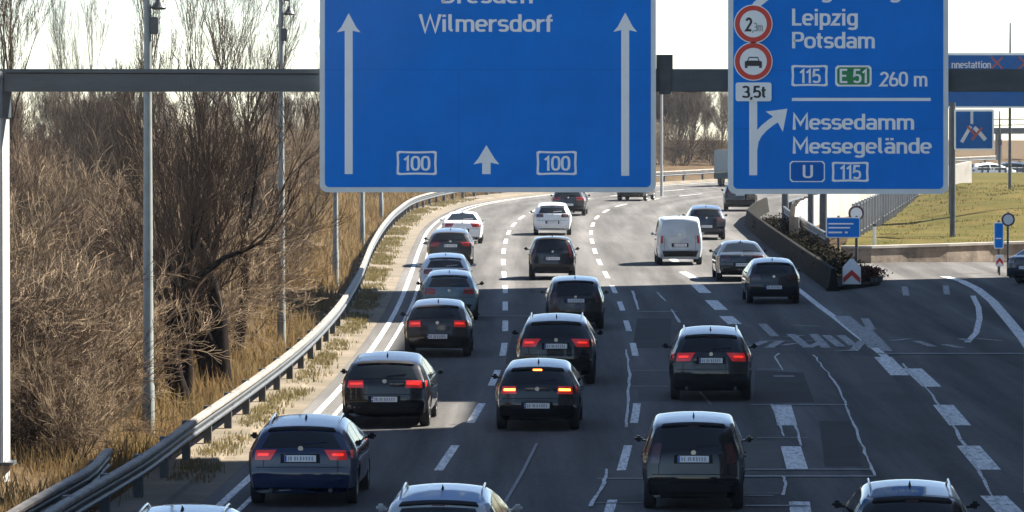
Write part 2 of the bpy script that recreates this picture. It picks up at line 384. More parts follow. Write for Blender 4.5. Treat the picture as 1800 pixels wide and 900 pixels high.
strip(jm, [G(888,884),G(918,832),G(944,780)], .06, .018); strip(jm, [G(1230,690),G(1250,712)], .07, .018)
tag(jm.obj('joints_and_lit_streak', joint_streak_mat), kind='structure')

# ------------------------------------------------------------------ unseen block right of the road, roof steps shaped to cast the lane shade
shade_block_mat = M('unseen_block_concrete', (.32,.31,.30), rough=.85, noise=.15, nscale=.3)
shade_block_win_mat = M('unseen_block_glass', (.02,.028,.035), rough=.08, spec=.7)
BX = 27.0
bt = thing('unseen_shade_block', 'unseen grey block beside the exit road, roofline stepped to shade the lanes', 'building', (BX+20, 110, base_z(110)))
segs = []; y0_ = 20.0
for y1_, xe_ in ((105.8,-8.4),(112.5,-4.5),(121.3,-.9),(161.3,-3.0),(177.2,-14.0)):
    segs.append((y0_, y1_, (BX-xe_)/math.sin(SUN_AZ)*math.tan(SUN_EL))); y0_ = y1_
wl = MB(); wm_ = MB()
for (a, b, h) in segs:
    zb = base_z((a+b)/2)
    wl.box((BX+18-(BX+20), (a+b)/2-110, h/2-1+zb-base_z(110)), (36, b-a-.01, h+2))
bw = wl.obj('wall', shade_block_mat, bt)  # wall of the unseen shade block
for (a, b, h) in segs:
    zb = base_z((a+b)/2)
    for k in range(int((h-3)/3.6)):
        m = MB(); m.box((BX-.03-(BX+20), (a+b)/2-110, zb-base_z(110)+2.6+3.6*k), (.1, b-a-1.6, 1.7)); m.obj('unseen_block_window', shade_block_win_mat, bt)

# ------------------------------------------------------------------ guard rails
WP = [(-.02,.0),(.03,.01),(.07,.05),(.07,.09),(.03,.13),(.03,.18),(.07,.22),(.07,.26),(.03,.30),(-.02,.31)]
def guard_rail(name, label, P, spacing=4.0, h=.44, side=1, mats=(galv, dark_steel)):  # default mats put sun and shade in colour: paler top, dark rail below
    # P: dense ground points
    root = thing(name, label, 'guard rail', P[0])
    L = [P[i]-P[0] for i in range(len(P))]
    m = MB(); m.sweep([p+Vector((0,0,h-.05)) for p in L], [(a*side*.8-.02*side, b*.75) for a, b in (WP if side == 1 else WP[::-1])]); m.obj('rail', mats[1], root, 30)
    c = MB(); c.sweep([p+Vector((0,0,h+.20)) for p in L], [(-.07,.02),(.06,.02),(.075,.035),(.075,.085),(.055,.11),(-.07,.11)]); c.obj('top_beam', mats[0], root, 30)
    d = 0; nxt = .6; pm = MB(); pm.box((0,0,.36),(.15,.16,.80)); pm.box((.02*side,0,.52),(.18,.30,.20)); pme = mesh('post', pm.v, pm.f); pme.materials.append(mats[1])  # posts bulky and dark to take in the shadow under the rail
    cnt = 0
    for i in range(len(L)-1):
        s = (L[i+1]-L[i]).length
        while d + s >= nxt and cnt < 98:
            p = L[i].lerp(L[i+1], (nxt-d)/s); t = L[i+1]-L[i]
            o = link('post', pme, None, root, p - Vector((.10*side,0,0)) ); o.rotation_euler.z = math.atan2(-t.x, t.y); nxt += spacing; cnt += 1
        d += s
    return root
yy = np.arange(60, 400, 2.0)
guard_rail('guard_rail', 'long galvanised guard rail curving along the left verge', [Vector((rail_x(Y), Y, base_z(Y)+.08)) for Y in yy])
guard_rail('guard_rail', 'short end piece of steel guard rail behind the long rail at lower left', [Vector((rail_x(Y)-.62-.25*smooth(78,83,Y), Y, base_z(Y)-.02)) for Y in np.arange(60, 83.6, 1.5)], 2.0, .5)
Pb = [G(x,y) for x,y in ((1455,512),(1432,494),(1405,474),(1372,449),(1345,428),(1322,409),(1308,396),(1318,384),(1340,372))]
bar = MB(); bar.sweep(Pb, [(-.02,-.1),(.42,-.1),(.34,.30),(.27,.78),(.13,.78),(.06,.30)])
t = tag(bar.obj('crash_barrier', concrete_dark, None, 40, loc=Pb[0]), 'concrete crash barrier, coloured dark for shade, between exit lane and hedge', 'crash barrier')
guard_rail('guard_rail', 'dark guard rail on the mound edge behind the exit lane barrier', [Vector((right_x(Y)+1.4, Y, base_z(Y)+.35)) for Y in np.arange(188, 300, 2.0)], 4.0, .5, -1, (dark_steel, dark_steel))

# ------------------------------------------------------------------ stroke lettering (a plain road-sign grotesque)
def arc(cx, cy, rx, ry, a0, a1, n=10): return [(cx+rx*math.cos(R(a0+(a1-a0)*i/n)), cy+ry*math.sin(R(a0+(a1-a0)*i/n))) for i in range(n+1)]
def sq(cx, cy, rx, ry, a0, a1, n=16, e=.72):
    out = []
    for i in range(n+1):
        a = R(a0+(a1-a0)*i/n); c, s_ = math.cos(a), math.sin(a)
        out.append((cx+rx*math.copysign(abs(c)**e, c), cy+ry*math.copysign(abs(s_)**e, s_)))
    return out
B0, XT, CT = .07, .65, .93
xm = (B0+XT)/2; xr = (XT-B0)/2; ox = .19
GL = {
 'o': (.52, [sq(.26,xm,ox,xr,0,360,28)]),
 'e': (.50, [[(.07,xm+.0),(.43,xm+.0)] , sq(.25,xm,ox-.01,xr,0,310,26)]),
 'i': (.24, [[(.12,0),(.12,.72)], [(.12,.84),(.12,.98)]]),
 'l': (.30, [[(.11,1),(.11,.2)]+arc(.24,.2,.13,.13,180,262,5)]),
 'r': (.38, [[(.10,0),(.10,.72)], arc(.32,.42,.22,.23,180,82,8)]),
 'm': (.80, [[(.10,0),(.10,.72)], sq(.25,.45,.15,.20,180,0,10)+[(.40,0)], sq(.55,.45,.15,.20,180,0,10)+[(.70,0)]]),
 'n': (.52, [[(.10,0),(.10,.72)], sq(.26,.44,.16,.21,180,0,10)+[(.42,0)]]),
 'u': (.52, [[(.42,0),(.42,.72)], [(.10,.72)]+sq(.26,.28,.16,.21,180,360,10)]),
 'd': (.53, [[(.43,0),(.43,1)], sq(.26,xm,.17,xr,0,360,24)]),
 'b': (.53, [[(.10,0),(.10,1)], sq(.27,xm,.17,xr,0,360,24)]),
 'p': (.53, [[(.10,-.25),(.10,.72)], sq(.27,xm,.17,xr,0,360,24)]),
 'g': (.53, [[(.43,.72),(.43,-.02)]+sq(.26,-.02,.17,.17,0,-150,10), sq(.26,xm,.17,xr,0,360,24)]),
 'a': (.50, [[(.41,0),(.41,.45)]+sq(.24,.45,.17,.20,0,150,9), sq(.24,.22,.16,.155,0,360,20)]),
 's': (.45, [sq(.225,.505,.15,.145,20,260,12)+sq(.225,.215,.155,.145,80,-155,12)]),
 't': (.34, [[(.14,.92),(.14,.2)]+arc(.27,.2,.13,.13,180,265,5), [(.02,.65),(.30,.65)]]),
 'f': (.32, [[(.12,0),(.12,.78)]+arc(.26,.78,.14,.15,180,92,6), [(.01,.65),(.29,.65)]]),
 'z': (.44, [[(.05,XT),(.38,XT),(.06,B0),(.40,B0)]]),
 'W': (.86, [[(.04,1),(.23,.02),(.43,.92),(.63,.02),(.82,1)]]),
 'D': (.60, [[(.10,B0),(.10,CT),(.28,CT)]+sq(.28,.5,.22,.43,90,-90,14)+[(.28,B0),(.06,B0)]]),
 'L': (.48, [[(.10,1),(.10,B0),(.45,B0)]]),
 'P': (.56, [[(.10,0),(.10,CT),(.30,CT)]+sq(.30,.70,.19,.23,90,-90,12)+[(.12,.47)]]),
 'M': (.74, [[(.10,0),(.10,.97),(.37,.35),(.64,.97),(.64,0)]]),
 'E': (.52, [[(.47,CT),(.10,CT),(.10,B0),(.48,B0)], [(.10,.51),(.42,.51)]]),
 'U': (.60, [[(.10,1),(.10,.3)]+sq(.30,.28,.20,.21,180,360,12)+[(.50,1)]]),
 '0': (.54, [sq(.27,.5,.19,.43,0,360,28)]),
 '1': (.38, [[(.06,.72),(.24,.92),(.24,0)]]),
 '2': (.52, [arc(.26,.71,.18,.22,165,-20,10)+[(.07,B0),(.46,B0)]]),
 '3': (.52, [sq(.24,.71,.18,.22,150,-80,10)+sq(.25,.28,.20,.21,75,-155,12)]),
 '5': (.52, [[(.43,CT),(.12,CT),(.09,.52)]+sq(.25,.32,.19,.25,125,-150,14)]),
 '6': (.52, [sq(.26,.30,.19,.23,0,360,22), [(.07,.32),(.12,.62),(.28,.97)]]),
 ',': (.20, [[(.11,.08),(.06,-.16)]]), ' ': (.28, []),
 'ä': None,
}
GL['ä'] = (.50, GL['a'][1] + [[(.13,.84),(.13,.98)], [(.33,.84),(.33,.98)]])
def ribbon(mb, pl, t, xf, dep):
    pl = [Vector((p[0], p[1])) for p in pl]
    closed = (pl[0]-pl[-1]).length < 1e-4
    if closed: pl = pl[:-1]
    q = [pl[0]]
    for p in pl[1:]:
        if (p-q[-1]).length > 1e-5: q.append(p)
    pl = q; n = len(pl); L = []
    for i in range(n):
        if closed: a, b = pl[i-1], pl[(i+1)%n]
        else: a, b = pl[max(i-1,0)], pl[min(i+1,n-1)]
        d1 = (pl[i]-a); d2 = (b-pl[i])
        d1 = d1.normalized() if d1.length > 1e-9 else d2.normalized(); d2 = d2.normalized() if d2.length > 1e-9 else d1
        tt = (d1+d2); tt = tt.normalized() if tt.length > 1e-6 else d1
        nn = Vector((-tt.y, tt.x)); c = max(.45, nn.dot(Vector((-d1.y, d1.x))))
        L.append((pl[i]+nn*t/2/c, pl[i]-nn*t/2/c))
    vv = []
    for a, b in L: vv += [xf(a.x, a.y, dep), xf(b.x, b.y, dep)]
    m = n if closed else n-1
    mb.add(vv, [(2*i, 2*i+1, (2*i+3)%(2*n), (2*i+2)%(2*n)) for i in range(m)])
def word_mesh(text, x0, x1, ytop, ybase, xf, t=.135, dep0=0.0):
    """text fitted between photo-pixel columns x0..x1 with capitals from ytop to ybase; xf(px, py, depth)->point"""
    nat = sum(GL[c][0] for c in text); sx = (x1-x0)/nat; sy = (ybase-ytop); mb = MB(); cx = 0; k = 0
    for c in text:
        wd, strokes = GL[c]
        for s in strokes:
            k += 1
            ribbon(mb, [(p[0]+cx, p[1]) for p in s], t, lambda a, b, d: xf(x0+a*sx, ybase-b*sy, d), dep0+.0006*(k%5))
        cx += wd
    return mb

# ------------------------------------------------------------------ gantry and its big signs
YG = 82.0
def gx(px, py, d=0.0):             # point on the sign plane, d metres towards the camera
    p = A(px, py, YG-.16); return Vector((p.x, YG-.16-d, p.z))
pl0 = A(-11, 140, YG+.3); gb = gz(pl0.x, YG+.3)
gant = thing('sign_gantry', 'grey steel sign gantry spanning the motorway on a pale post', 'sign gantry', (pl0.x, YG+.3, gb))
go = gant.location
def rel(p): return Vector(p) - go
m = MB(); pw = .44
RZ = Matrix.Rotation(R(-12), 3, 'Z')
m.box((0,0,(8.45-gb)/2-.2),(pw,pw,8.45-gb+.4),.02,RZ); m.obj('post', post_grey, gant)
m = MB(); m.box((0,0,8.0-gb),(pw+.05,pw+.05,.75),.01,RZ); m.obj('post_head', beam_mat, gant)
m = MB(); m.box((0,0,.25),(.7,.7,.06)); m.obj('base_plate', beam_mat, gant)
zb0 = A(900,161,YG).z; zb1 = A(900,121,YG).z
xl, xr_ = A(-30,140,YG).x, A(2150,140,YG).x
m = MB(); m.box(rel(((xl+xr_)/2, YG+.3, (zb0+zb1)/2)), (xr_-xl, .42, zb1-zb0), .015); m.obj('beam', beam_mat, gant)
m = MB(); m.box(rel((A(1169,0,YG).x, YG+.3, A(0,111,YG).z)), (.28,.46,.30)); m.box(rel((A(1169,0,YG).x, YG+.06, (zb0+zb1)/2)),(.2,.04,.5)); m.obj('cable_box', dark_steel, gant)
for px in (70, 330, 1215, 1740):
    m = MB(); m.box(rel((A(px,0,YG).x, YG+.083, (zb0+zb1)/2)), (.34,.012,zb1-zb0-.05)); sp_ = m.obj('splice_plate', beam_mat, gant)
    for bx in (-.12,-.04,.04,.12):
        for bz in (-.13,0,.13): m = MB(); m.box(rel((A(px,0,YG).x+bx, YG+.073, (zb0+zb1)/2+bz)), (.03,.012,.03)); m.obj('bolt', dark_steel, sp_)
m = MB(); m.tube([rel((xl+.4, YG+.07, zb1-.07)), rel((A(560,0,YG).x, YG+.07, zb1-.09))], .014, 6); m.obj('cable', black_plastic, gant)
for px in (640, 1080, 1330, 1620):
    m = MB(); m.box(rel((A(px,0,YG).x, YG-.02, A(0,60,YG).z)), (.16,.16,5.4)); m.obj('sign_bracket', dark_steel, gant)
m = MB(); m.box(rel((A(1830,0,YG).x, YG+.3, 4.6)), (.44,.44,8.4)); m.obj('post', post_white, gant)

def rounded(x0, y0, x1, y1, r, n=5):
    pts = []
    for cx, cy, a in ((x1-r,y0+r,-90),(x1-r,y1-r,0),(x0+r,y1-r,90),(x0+r,y0+r,180)):
        for i in range(n+1): an = R(a+90*i/n); pts.append((cx+r*math.cos(an), cy+r*math.sin(an)))
    return pts
def plate(mb, pts, xf, d0, d1):
    n = len(pts); v = [xf(x,y,d0) for x,y in pts]+[xf(x,y,d1) for x,y in pts]
    mb.add(v, [tuple(range(n)), tuple(range(2*n-1,n-1,-1))]+[(i,n+i,n+(i+1)%n,(i+1)%n) for i in range(n)])
def board(name, label, x0, y0, x1, y1, blue=sign_blue, fr=9):
    c = gx((x0+x1)/2, y1); root = thing(name, label, 'road sign', c)
    xf = lambda a, b, d: gx(a, b, d) - c
    m = MB(); plate(m, rounded(x0,y0,x1,y1,14), xf, -.10, .0); m.obj('frame', sign_frame, root)
    m = MB(); plate(m, rounded(x0+fr,y0+fr,x1-fr,y1-fr,8), xf, .001, .006); m.obj('panel', blue, root)
    return root, xf
s1, f1 = board('direction_sign', 'huge blue direction sign over the left lanes reading Wilmersdorf', 562, -250, 1153, 338)
def put(root, mb, name, mat): return mb.obj(name, mat, root)
D0 = .0085
put(s1, word_mesh('Wilmersdorf', 737, 973, 25, 56, f1, .135, D0), 'lettering', sign_white)
put(s1, word_mesh('Dresden', 774, 938, -25, 6, f1, .135, D0), 'lettering', sign_white)
def arrow_up(root, xf, x, ya, yh, yb, hw, sw):
    m = MB(); 
    v = [(x-sw,yb),(x+sw,yb),(x+sw,yh-3),(x+hw,yh),(x+hw*.62,yh-9*hw/20),(x,ya),(x-hw*.62,yh-9*hw/20),(x-hw,yh),(x-sw,yh-3)]
    m.add([xf(a,b,D0) for a,b in v], [(0,1,2,8),(2,3,4,5),(8,2,5),(8,5,6,7)]); put(root, m, 'arrow', sign_white)
arrow_up(s1, f1, 613, 23, 57, 306, 21, 7); arrow_up(s1, f1, 1099, 22, 56, 309, 21, 7); arrow_up(s1, f1, 855, 255, 289, 306, 23, 7.5)
def shield(root, xf, x0, y0, x1, y1, text, tx0, tx1, ty0, ty1, field=sign_blue, thin=4.0, concave=True):
    """bordered route number"""
    n = 8; cy = (y0+y1)/2; h = (y1-y0)/2
    def outline(i):
        xa, xb, ya, yb = x0+i, x1-i, y0+i*.9, y1-i*.9; r = 4
        top = [(xa+r,ya),(xb-r,ya),(xb,ya+r)]; bot = [(xb,yb-r),(xb-r,yb),(xa+r,yb),(xa,yb-r)]
        if concave:
            return [(xa,ya+2)]+[(xa+(xb-xa)*t, ya+1.1*math.sin(math.pi*t)) for t in (.06,.25,.5,.75,.94)]+[(xb,ya+2),(xb-.8,cy),(xb,yb-2)]+[(xb-(xb-xa)*t, yb-1.1*math.sin(math.pi*t)) for t in (.06,.25,.5,.75,.94)]+[(xa,yb-2),(xa+.8,cy)]
        return top+bot+[(xa,ya+r)]
    m = MB(); a, b = outline(0), outline(thin); nn = len(a)
    m.add([xf(p[0],p[1],D0) for p in a]+[xf(p[0],p[1],D0) for p in b], [(i,(i+1)%nn,nn+(i+1)%nn,nn+i) for i in range(nn)])
    s = put(root, m, 'route_shield', sign_white)
    m = MB(); m.add([xf(p[0],p[1],D0-.001) for p in b],[tuple(range(nn))]); put(s, m, 'field', field)
    put(s, word_mesh(text, tx0, tx1, ty0, ty1, xf, .14, D0+.001), 'route_number', sign_white)
shield(s1, f1, 697, 265, 768, 308, '100', 709, 757, 274, 300); shield(s1, f1, 943, 265, 1014, 308, '100', 956, 1003, 274, 300)
m = MB(); m.add([f1(571,122,.0075),f1(1144,122,.0075),f1(1144,123,.0075),f1(571,123,.0075)],[(0,1,2,3)]); put(s1, m, 'panel_joint', sign_blue_dark)
for xx in (806,):
    m = MB(); m.add([f1(xx,124,.0075),f1(xx+1,124,.0075),f1(xx+1,328,.0075),f1(xx,328,.0075)],[(0,1,2,3)]); put(s1, m, 'panel_joint', sign_blue_dark)

s2, f2 = board('direction_sign', 'tall blue exit sign at right reading Leipzig, Potsdam and Messedamm', 1280, -250, 1667, 341)
for (tx, a, b, yt, yb) in (('Magdeburg',1392,1584,-32,-3),('Leipzig',1391,1509,15,45),('Potsdam',1391,1539,56,85),('Messedamm',1392,1608,200,228),('Messegelände',1392,1638,242,270),('260 m',1546,1631,126,152)):
    put(s2, word_mesh(tx, a, b, yt, yb, f2, .14, D0), 'lettering', sign_white)
shield(s2, f2, 1391, 114, 1455, 152, '115', 1405, 1443, 121, 146)
shield(s2, f2, 1468, 115, 1532, 152, 'E 51', 1475, 1526, 121, 146, sign_green, 3.5, False)
shield(s2, f2, 1388, 283, 1450, 320, 'U', 1410, 1430, 290, 313, sign_blue_dark, 2.0, False)
shield(s2, f2, 1462, 284, 1527, 320, '115', 1476, 1514, 290, 315)
for (xa_,ya_,xb_,yb_) in ((1289,123,1658,124),(1289,226,1658,227)):
    m = MB(); m.add([f2(xa_,ya_,.0075),f2(xb_,ya_,.0075),f2(xb_,yb_,.0075),f2(xa_,yb_,.0075)],[(0,1,2,3)]); put(s2, m, 'panel_joint', sign_blue_dark)
m = MB(); m.add([f2(1392,172,D0),f2(1636,172,D0),f2(1636,177.5,D0),f2(1392,177.5,D0)],[(0,1,2,3)]); put(s2, m, 'divider_line', sign_white)
m = MB(); m.add([f2(1317,178,D0),f2(1331,178,D0),f2(1331,308,D0),f2(1317,308,D0)],[(0,3,2,1)])
ribbon(m, [(1325,262),(1327,248),(1333,236),(1343,225),(1354,216),(1366,208)], 13, lambda a,b,d: f2(a,b,d), D0+.001)
m.add([f2(1384,191,D0+.002),f2(1376,232,D0+.002),f2(1364,209,D0+.002),f2(1346,196,D0+.002)],[(0,1,2,3)]); put(s2, m, 'arrow', sign_white)
m = MB(); ribbon(m, [(1322,20),(1330,8),(1345,-4),(1380,-30)], 13, lambda a,b,d: f2(a,b,d), D0); put(s2, m, 'arrow', sign_white)
def disc(root, xf, cx, cy, r, k):
    ring = [(cx+r*math.cos(2*math.pi*i/40), cy+r*math.sin(2*math.pi*i/40)) for i in range(40)]
    sc = lambda q: [(cx+(x-cx)*q, cy+(y-cy)*q) for x, y in ring]
    m = MB(); plate(m, ring, xf, .011, .03); d = put(root, m, 'prohibition_sign', sign_white)
    m = MB(); a, b = sc(.95), sc(.70); m.add([xf(x,y,.032) for x,y in a]+[xf(x,y,.032) for x,y in b], [(i,(i+1)%40,40+(i+1)%40,40+i) for i in range(40)]); put(d, m, 'red_ring', sign_red)
    return d
d1 = disc(s2, f2, 1324, 42, 34, 0)
put(d1, word_mesh('2', 1310, 1322, 31, 55, f2, .17, .034), 'lettering', sign_black)
put(d1, word_mesh(',3m', 1322, 1341, 40, 55, f2, .16, .034), 'lettering', M('faded_black', (.35,.36,.36), rough=.6))
d2 = disc(s2, f2, 1324, 108, 34, 1)
m = MB(); m.add([f2(x,y,.034) for x,y in ((1309,116),(1309,108),(1313,107),(1316,100),(1332,100),(1335,107),(1339,108),(1339,116))],[tuple(range(8))])
for xx in (1309,1334): m.add([f2(xx,116.2,.034),f2(xx+5,116.2,.034),f2(xx+5,119.5,.034),f2(xx,119.5,.034)],[(0,1,2,3)])
put(d2, m, 'car_symbol', sign_black)
m = MB(); m.add([f2(x,y,.035) for x,y in ((1317,102),(1331,102),(1333,106.5),(1315,106.5))],[(0,1,2,3)]); put(d2, m, 'symbol_window', sign_white)
m = MB(); plate(m, rounded(1293,145,1356,178,4), f2, .011, .03); pq = put(s2, m, 'weight_plate', sign_white)
put(pq, word_mesh('3,5t', 1304, 1347, 151, 172, f2, .16, .032), 'lettering', sign_black)

# ------------------------------------------------------------------ cars
def chaikin(P, it=2):
    for _ in range(it):
        Q = [P[0]]
        for a, b in zip(P[:-1], P[1:]):
            L = math.hypot(b[0]-a[0], b[1]-a[1]); c = min(.25, .10/max(L,1e-6))
            Q.append((a[0]+(b[0]-a[0])*c, a[1]+(b[1]-a[1])*c)); Q.append((a[0]+(b[0]-a[0])*(1-c), a[1]+(b[1]-a[1])*(1-c)))
        Q.append(P[-1]); P = Q
    return P
class CarShape:
    """P: side outline from rear bumper bottom over the roof to the front bumper; W half width; Wr roof half width; belt height"""
    def __init__(s, P, W, Wr, belt, wb, rw=.33, plan=.13, wx=None):
        s.P0 = P; s.W = W; s.Wr = Wr; s.belt = belt; s.wb = wb; s.rw = rw; s.plan = plan
        s.zt = max(p[1] for p in P); s.ym = min(p[0] for p in P); s.yM = max(p[0] for p in P); s.zb = .24
        D = chaikin(P, 2); E = [D[0]]
        for a, b in zip(D[:-1], D[1:]):
            n = max(1, int(math.hypot(b[0]-a[0], b[1]-a[1])/.14))
            for i in range(1, n+1): E.append((a[0]+(b[0]-a[0])*i/n, a[1]+(b[1]-a[1])*i/n))
        s.P = E
        acc = [0]
        for a, b in zip(E[:-1], E[1:]): acc.append(acc[-1]+math.hypot(b[0]-a[0], b[1]-a[1]))
        s.acc = acc
    def w(s, y, z):
        t = smooth(s.belt-.06, s.zt+.12, z); lin = min(max((z-s.belt)/(s.zt-s.belt),0),1)
        ww = s.W - (s.W-s.Wr)*(.35*t+.65*lin)
        if z < .5: ww -= .05*(1-(z-.2)/.3)
        if .5 <= z < s.belt: ww += .015*math.sin(math.pi*(z-.5)/(s.belt-.5))
        e = min(y-s.ym, 9); ww -= .10*(1-smooth(0,.75,e)); e = s.yM-y; ww -= .22*(1-smooth(0,1.1,e))
        return ww
    def yoff(s, y, z, fx):
        k = (1-smooth(.0,.9,y-s.ym)); k2 = (1-smooth(0,1.3,s.yM-y))
        return s.plan*k*abs(fx)**3 - .28*k2*abs(fx)**2.2
    def crown(s, fx, z): return -.035*fx*fx*smooth(s.belt, s.zt, z) - .015*fx*fx
    def at(s, q):
        q = min(max(q, 0), s.acc[-1]); i = int(np.searchsorted(s.acc, q, 'right')-1); i = min(max(i,0), len(s.P)-2)
        t = (q-s.acc[i])/max(s.acc[i+1]-s.acc[i],1e-9); a, b = s.P[i], s.P[i+1]
        return a[0]+(b[0]-a[0])*t, a[1]+(b[1]-a[1])*t
    def top(s, q, fx, off=0.0):
        y, z = s.at(q); y0, z0 = s.at(q-.05); y1, z1 = s.at(q+.05); L = math.hypot(y1-y0, z1-z0) or 1
        ny, nz = -(z1-z0)/L, (y1-y0)/L
        ww = s.w(y, z); inset = .05
        x = fx*(ww-inset)
        return Vector((x + math.copysign(off*.2, fx), y+s.yoff(y,z,fx)+ny*off, z+s.crown(fx,z)+nz*off))
    def q_at_z(s, zt, rear=True):
        R_ = range(len(s.P)-1)
        if rear:
            for i in R_:
                a, b = s.P[i][1], s.P[i+1][1]
                if a <= zt <= b and b > a: return s.acc[i]+(s.acc[i+1]-s.acc[i])*(zt-a)/(b-a)
        else:
            for i in reversed(R_):
                a, b = s.P[i][1], s.P[i+1][1]
                if b <= zt <= a and a > b: return s.acc[i]+(s.acc[i+1]-s.acc[i])*(a-zt)/(a-b)
        return 0
    def top_z(s, y):
        best = 0
        for a, b in zip(s.P[:-1], s.P[1:]):
            if min(a[0],b[0]) <= y <= max(a[0],b[0]) and abs(b[0]-a[0]) > 1e-6: best = max(best, a[1]+(b[1]-a[1])*(y-a[0])/(b[0]-a[0]))
        return best
    def body(s):
        rows = []
        for (y, z) in s.P:
            z = max(z, s.zb+.10); half = []
            half.append((0, y, s.zb)); ww0 = s.w(y, s.zb+.08); half.append((ww0*.9, y, s.zb)); 
            zc = z-.05
            for i in range(8):
                zz = s.zb+.07+(zc-s.zb-.07)*i/7; half.append((s.w(y,zz), y, zz))
            wt = s.w(y, z)
            half.append((wt-.012, y, z-.022)); half.append((wt-.05, y, z))
            for fx in (.8,.55,.28,0): half.append((fx*(wt-.05), y, z))
            pts = []
            for (x, yy_, zz) in half:
                fx = min(1, x/max(wt-.05,.1)); istop = zz >= z-.023
                pts.append((x, yy_+s.yoff(y,z,fx), zz+(s.crown(fx,z) if istop else s.crown(1,z)*max(0,(zz-s.zb)/(z-s.zb)))))
            full = pts + [(-p[0],p[1],p[2]) for p in reversed(pts[1:-1])]
            rows.append(full)
        n = len(rows[0]); v = [p for r in rows for p in r]; f = []
        for i in range(len(rows)-1):
            for k in range(n): f.append((i*n+k, i*n+(k+1)%n, (i+1)*n+(k+1)%n, (i+1)*n+k))
        f.append(tuple(range(n-1,-1,-1))); f.append(tuple((len(rows)-1)*n+k for k in range(n)))
        me = bpy.data.meshes.new('body'); me.from_pydata(v, [], f); me.update()
        bm = bmesh.new(); bm.from_mesh(me); bmesh.ops.remove_doubles(bm, verts=bm.verts, dist=1e-4); bmesh.ops.recalc_face_normals(bm, faces=bm.faces); bm.to_mesh(me); bm.free()
        o = bpy.data.objects.new('tmp', me); COL.objects.link(o)
        cm = MB()
        for yc in (0, s.wb):
            n = 24; r = s.rw+.055
            vv = [(sx*(s.W+.3), yc+r*math.cos(2*math.pi*i/n), s.rw+r*math.sin(2*math.pi*i/n)) for sx in (-1,1) for i in range(n)]
            cm.add(vv, [tuple(range(n)), tuple(range(2*n-1,n-1,-1))]+[(i, n+i, n+(i+1)%n, (i+1)%n) for i in range(n)])
        cme = mesh('cut', cm.v, cm.f); bm = bmesh.new(); bm.from_mesh(cme); bmesh.ops.recalc_face_normals(bm, faces=bm.faces); bm.to_mesh(cme); bm.free()
        co = bpy.data.objects.new('tmpc', cme); COL.objects.link(co)
        md = o.modifiers.new('b', 'BOOLEAN'); md.operation = 'DIFFERENCE'; md.object = co; md.solver = 'EXACT'; md.use_self = True
        for sv in ('EXACT', 'FAST', 'NONE'):
            if sv == 'NONE': o.modifiers.clear()
            else: md.solver = sv
            dg = bpy.context.evaluated_depsgraph_get(); dg.update(); r = bpy.data.meshes.new_from_object(o.evaluated_get(dg))
            if max((abs(q.co.x) for q in r.vertices), default=9) < s.W+.06 and len(r.polygons) > 300: break
        print('BOOL', sv, len(r.polygons))
        bpy.data.objects.remove(o); bpy.data.objects.remove(co)
        r.polygons.foreach_set('use_smooth', [True]*len(r.polygons)); r.set_sharp_from_angle(angle=R(32)); r.name = 'body'
        return r
    def patch(s, q0, q1, f0, f1_, off=.007, nq=8, nf=10, f0t=None, f1t=None, rim=.02):
        f0t = f0 if f0t is None else f0t; f1t = f1_ if f1t is None else f1t
        v = []; f = []
        for i in range(nq+1):
            t = i/nq; q = q0+(q1-q0)*t; a = f0+(f0t-f0)*t; b = f1_+(f1t-f1_)*t
            for j in range(nf+1): v.append(s.top(q, a+(b-a)*j/nf, off))
        n = nf+1
        for i in range(nq):
            for j in range(nf): f.append((i*n+j, i*n+j+1, (i+1)*n+j+1, (i+1)*n+j))
        # rim folded back into the body
        loop = [j for j in range(n)]+[i*n+nf for i in range(1,nq+1)]+[nq*n+j for j in range(nf-1,-1,-1)]+[i*n for i in range(nq-1,0,-1)]
        base = len(v)
        for idx in loop:
            i, j = divmod(idx, n); t = i/nq; q = q0+(q1-q0)*t; a = f0+(f0t-f0)*t; b = f1_+(f1t-f1_)*t
            v.append(s.top(q, a+(b-a)*j/nf, off-rim))
        L = len(loop)
        for k in range(L): f.append((loop[k], base+k, base+(k+1)%L, loop[(k+1)%L]))
        return v, f
    def side_patch(s, sx, yb0, yb1, yt0, yt1, z0, zin, off=.006, ny=10, nz=4):
        v = []; f = []
        for i in range(nz+1):
            t = i/nz
            for j in range(ny+1):
                u = j/ny; y = (yb0+(yb1-yb0)*u)*(1-t)+(yt0+(yt1-yt0)*u)*t
                ztop = min(s.top_z(yt0+(yt1-yt0)*u), s.zt)-zin; z = z0+(ztop-z0)*t
                v.append((sx*(s.w(y,z)+off), y+s.yoff(y,z,1), z+s.crown(1,s.top_z(y))*.8))
        n = ny+1
        for i in range(nz):
            for j in range(ny): f.append((i*n+j, i*n+j+1, (i+1)*n+j+1, (i+1)*n+j) if sx > 0 else (i*n+j, (i+1)*n+j, (i+1)*n+j+1, i*n+j+1))
        return v, f

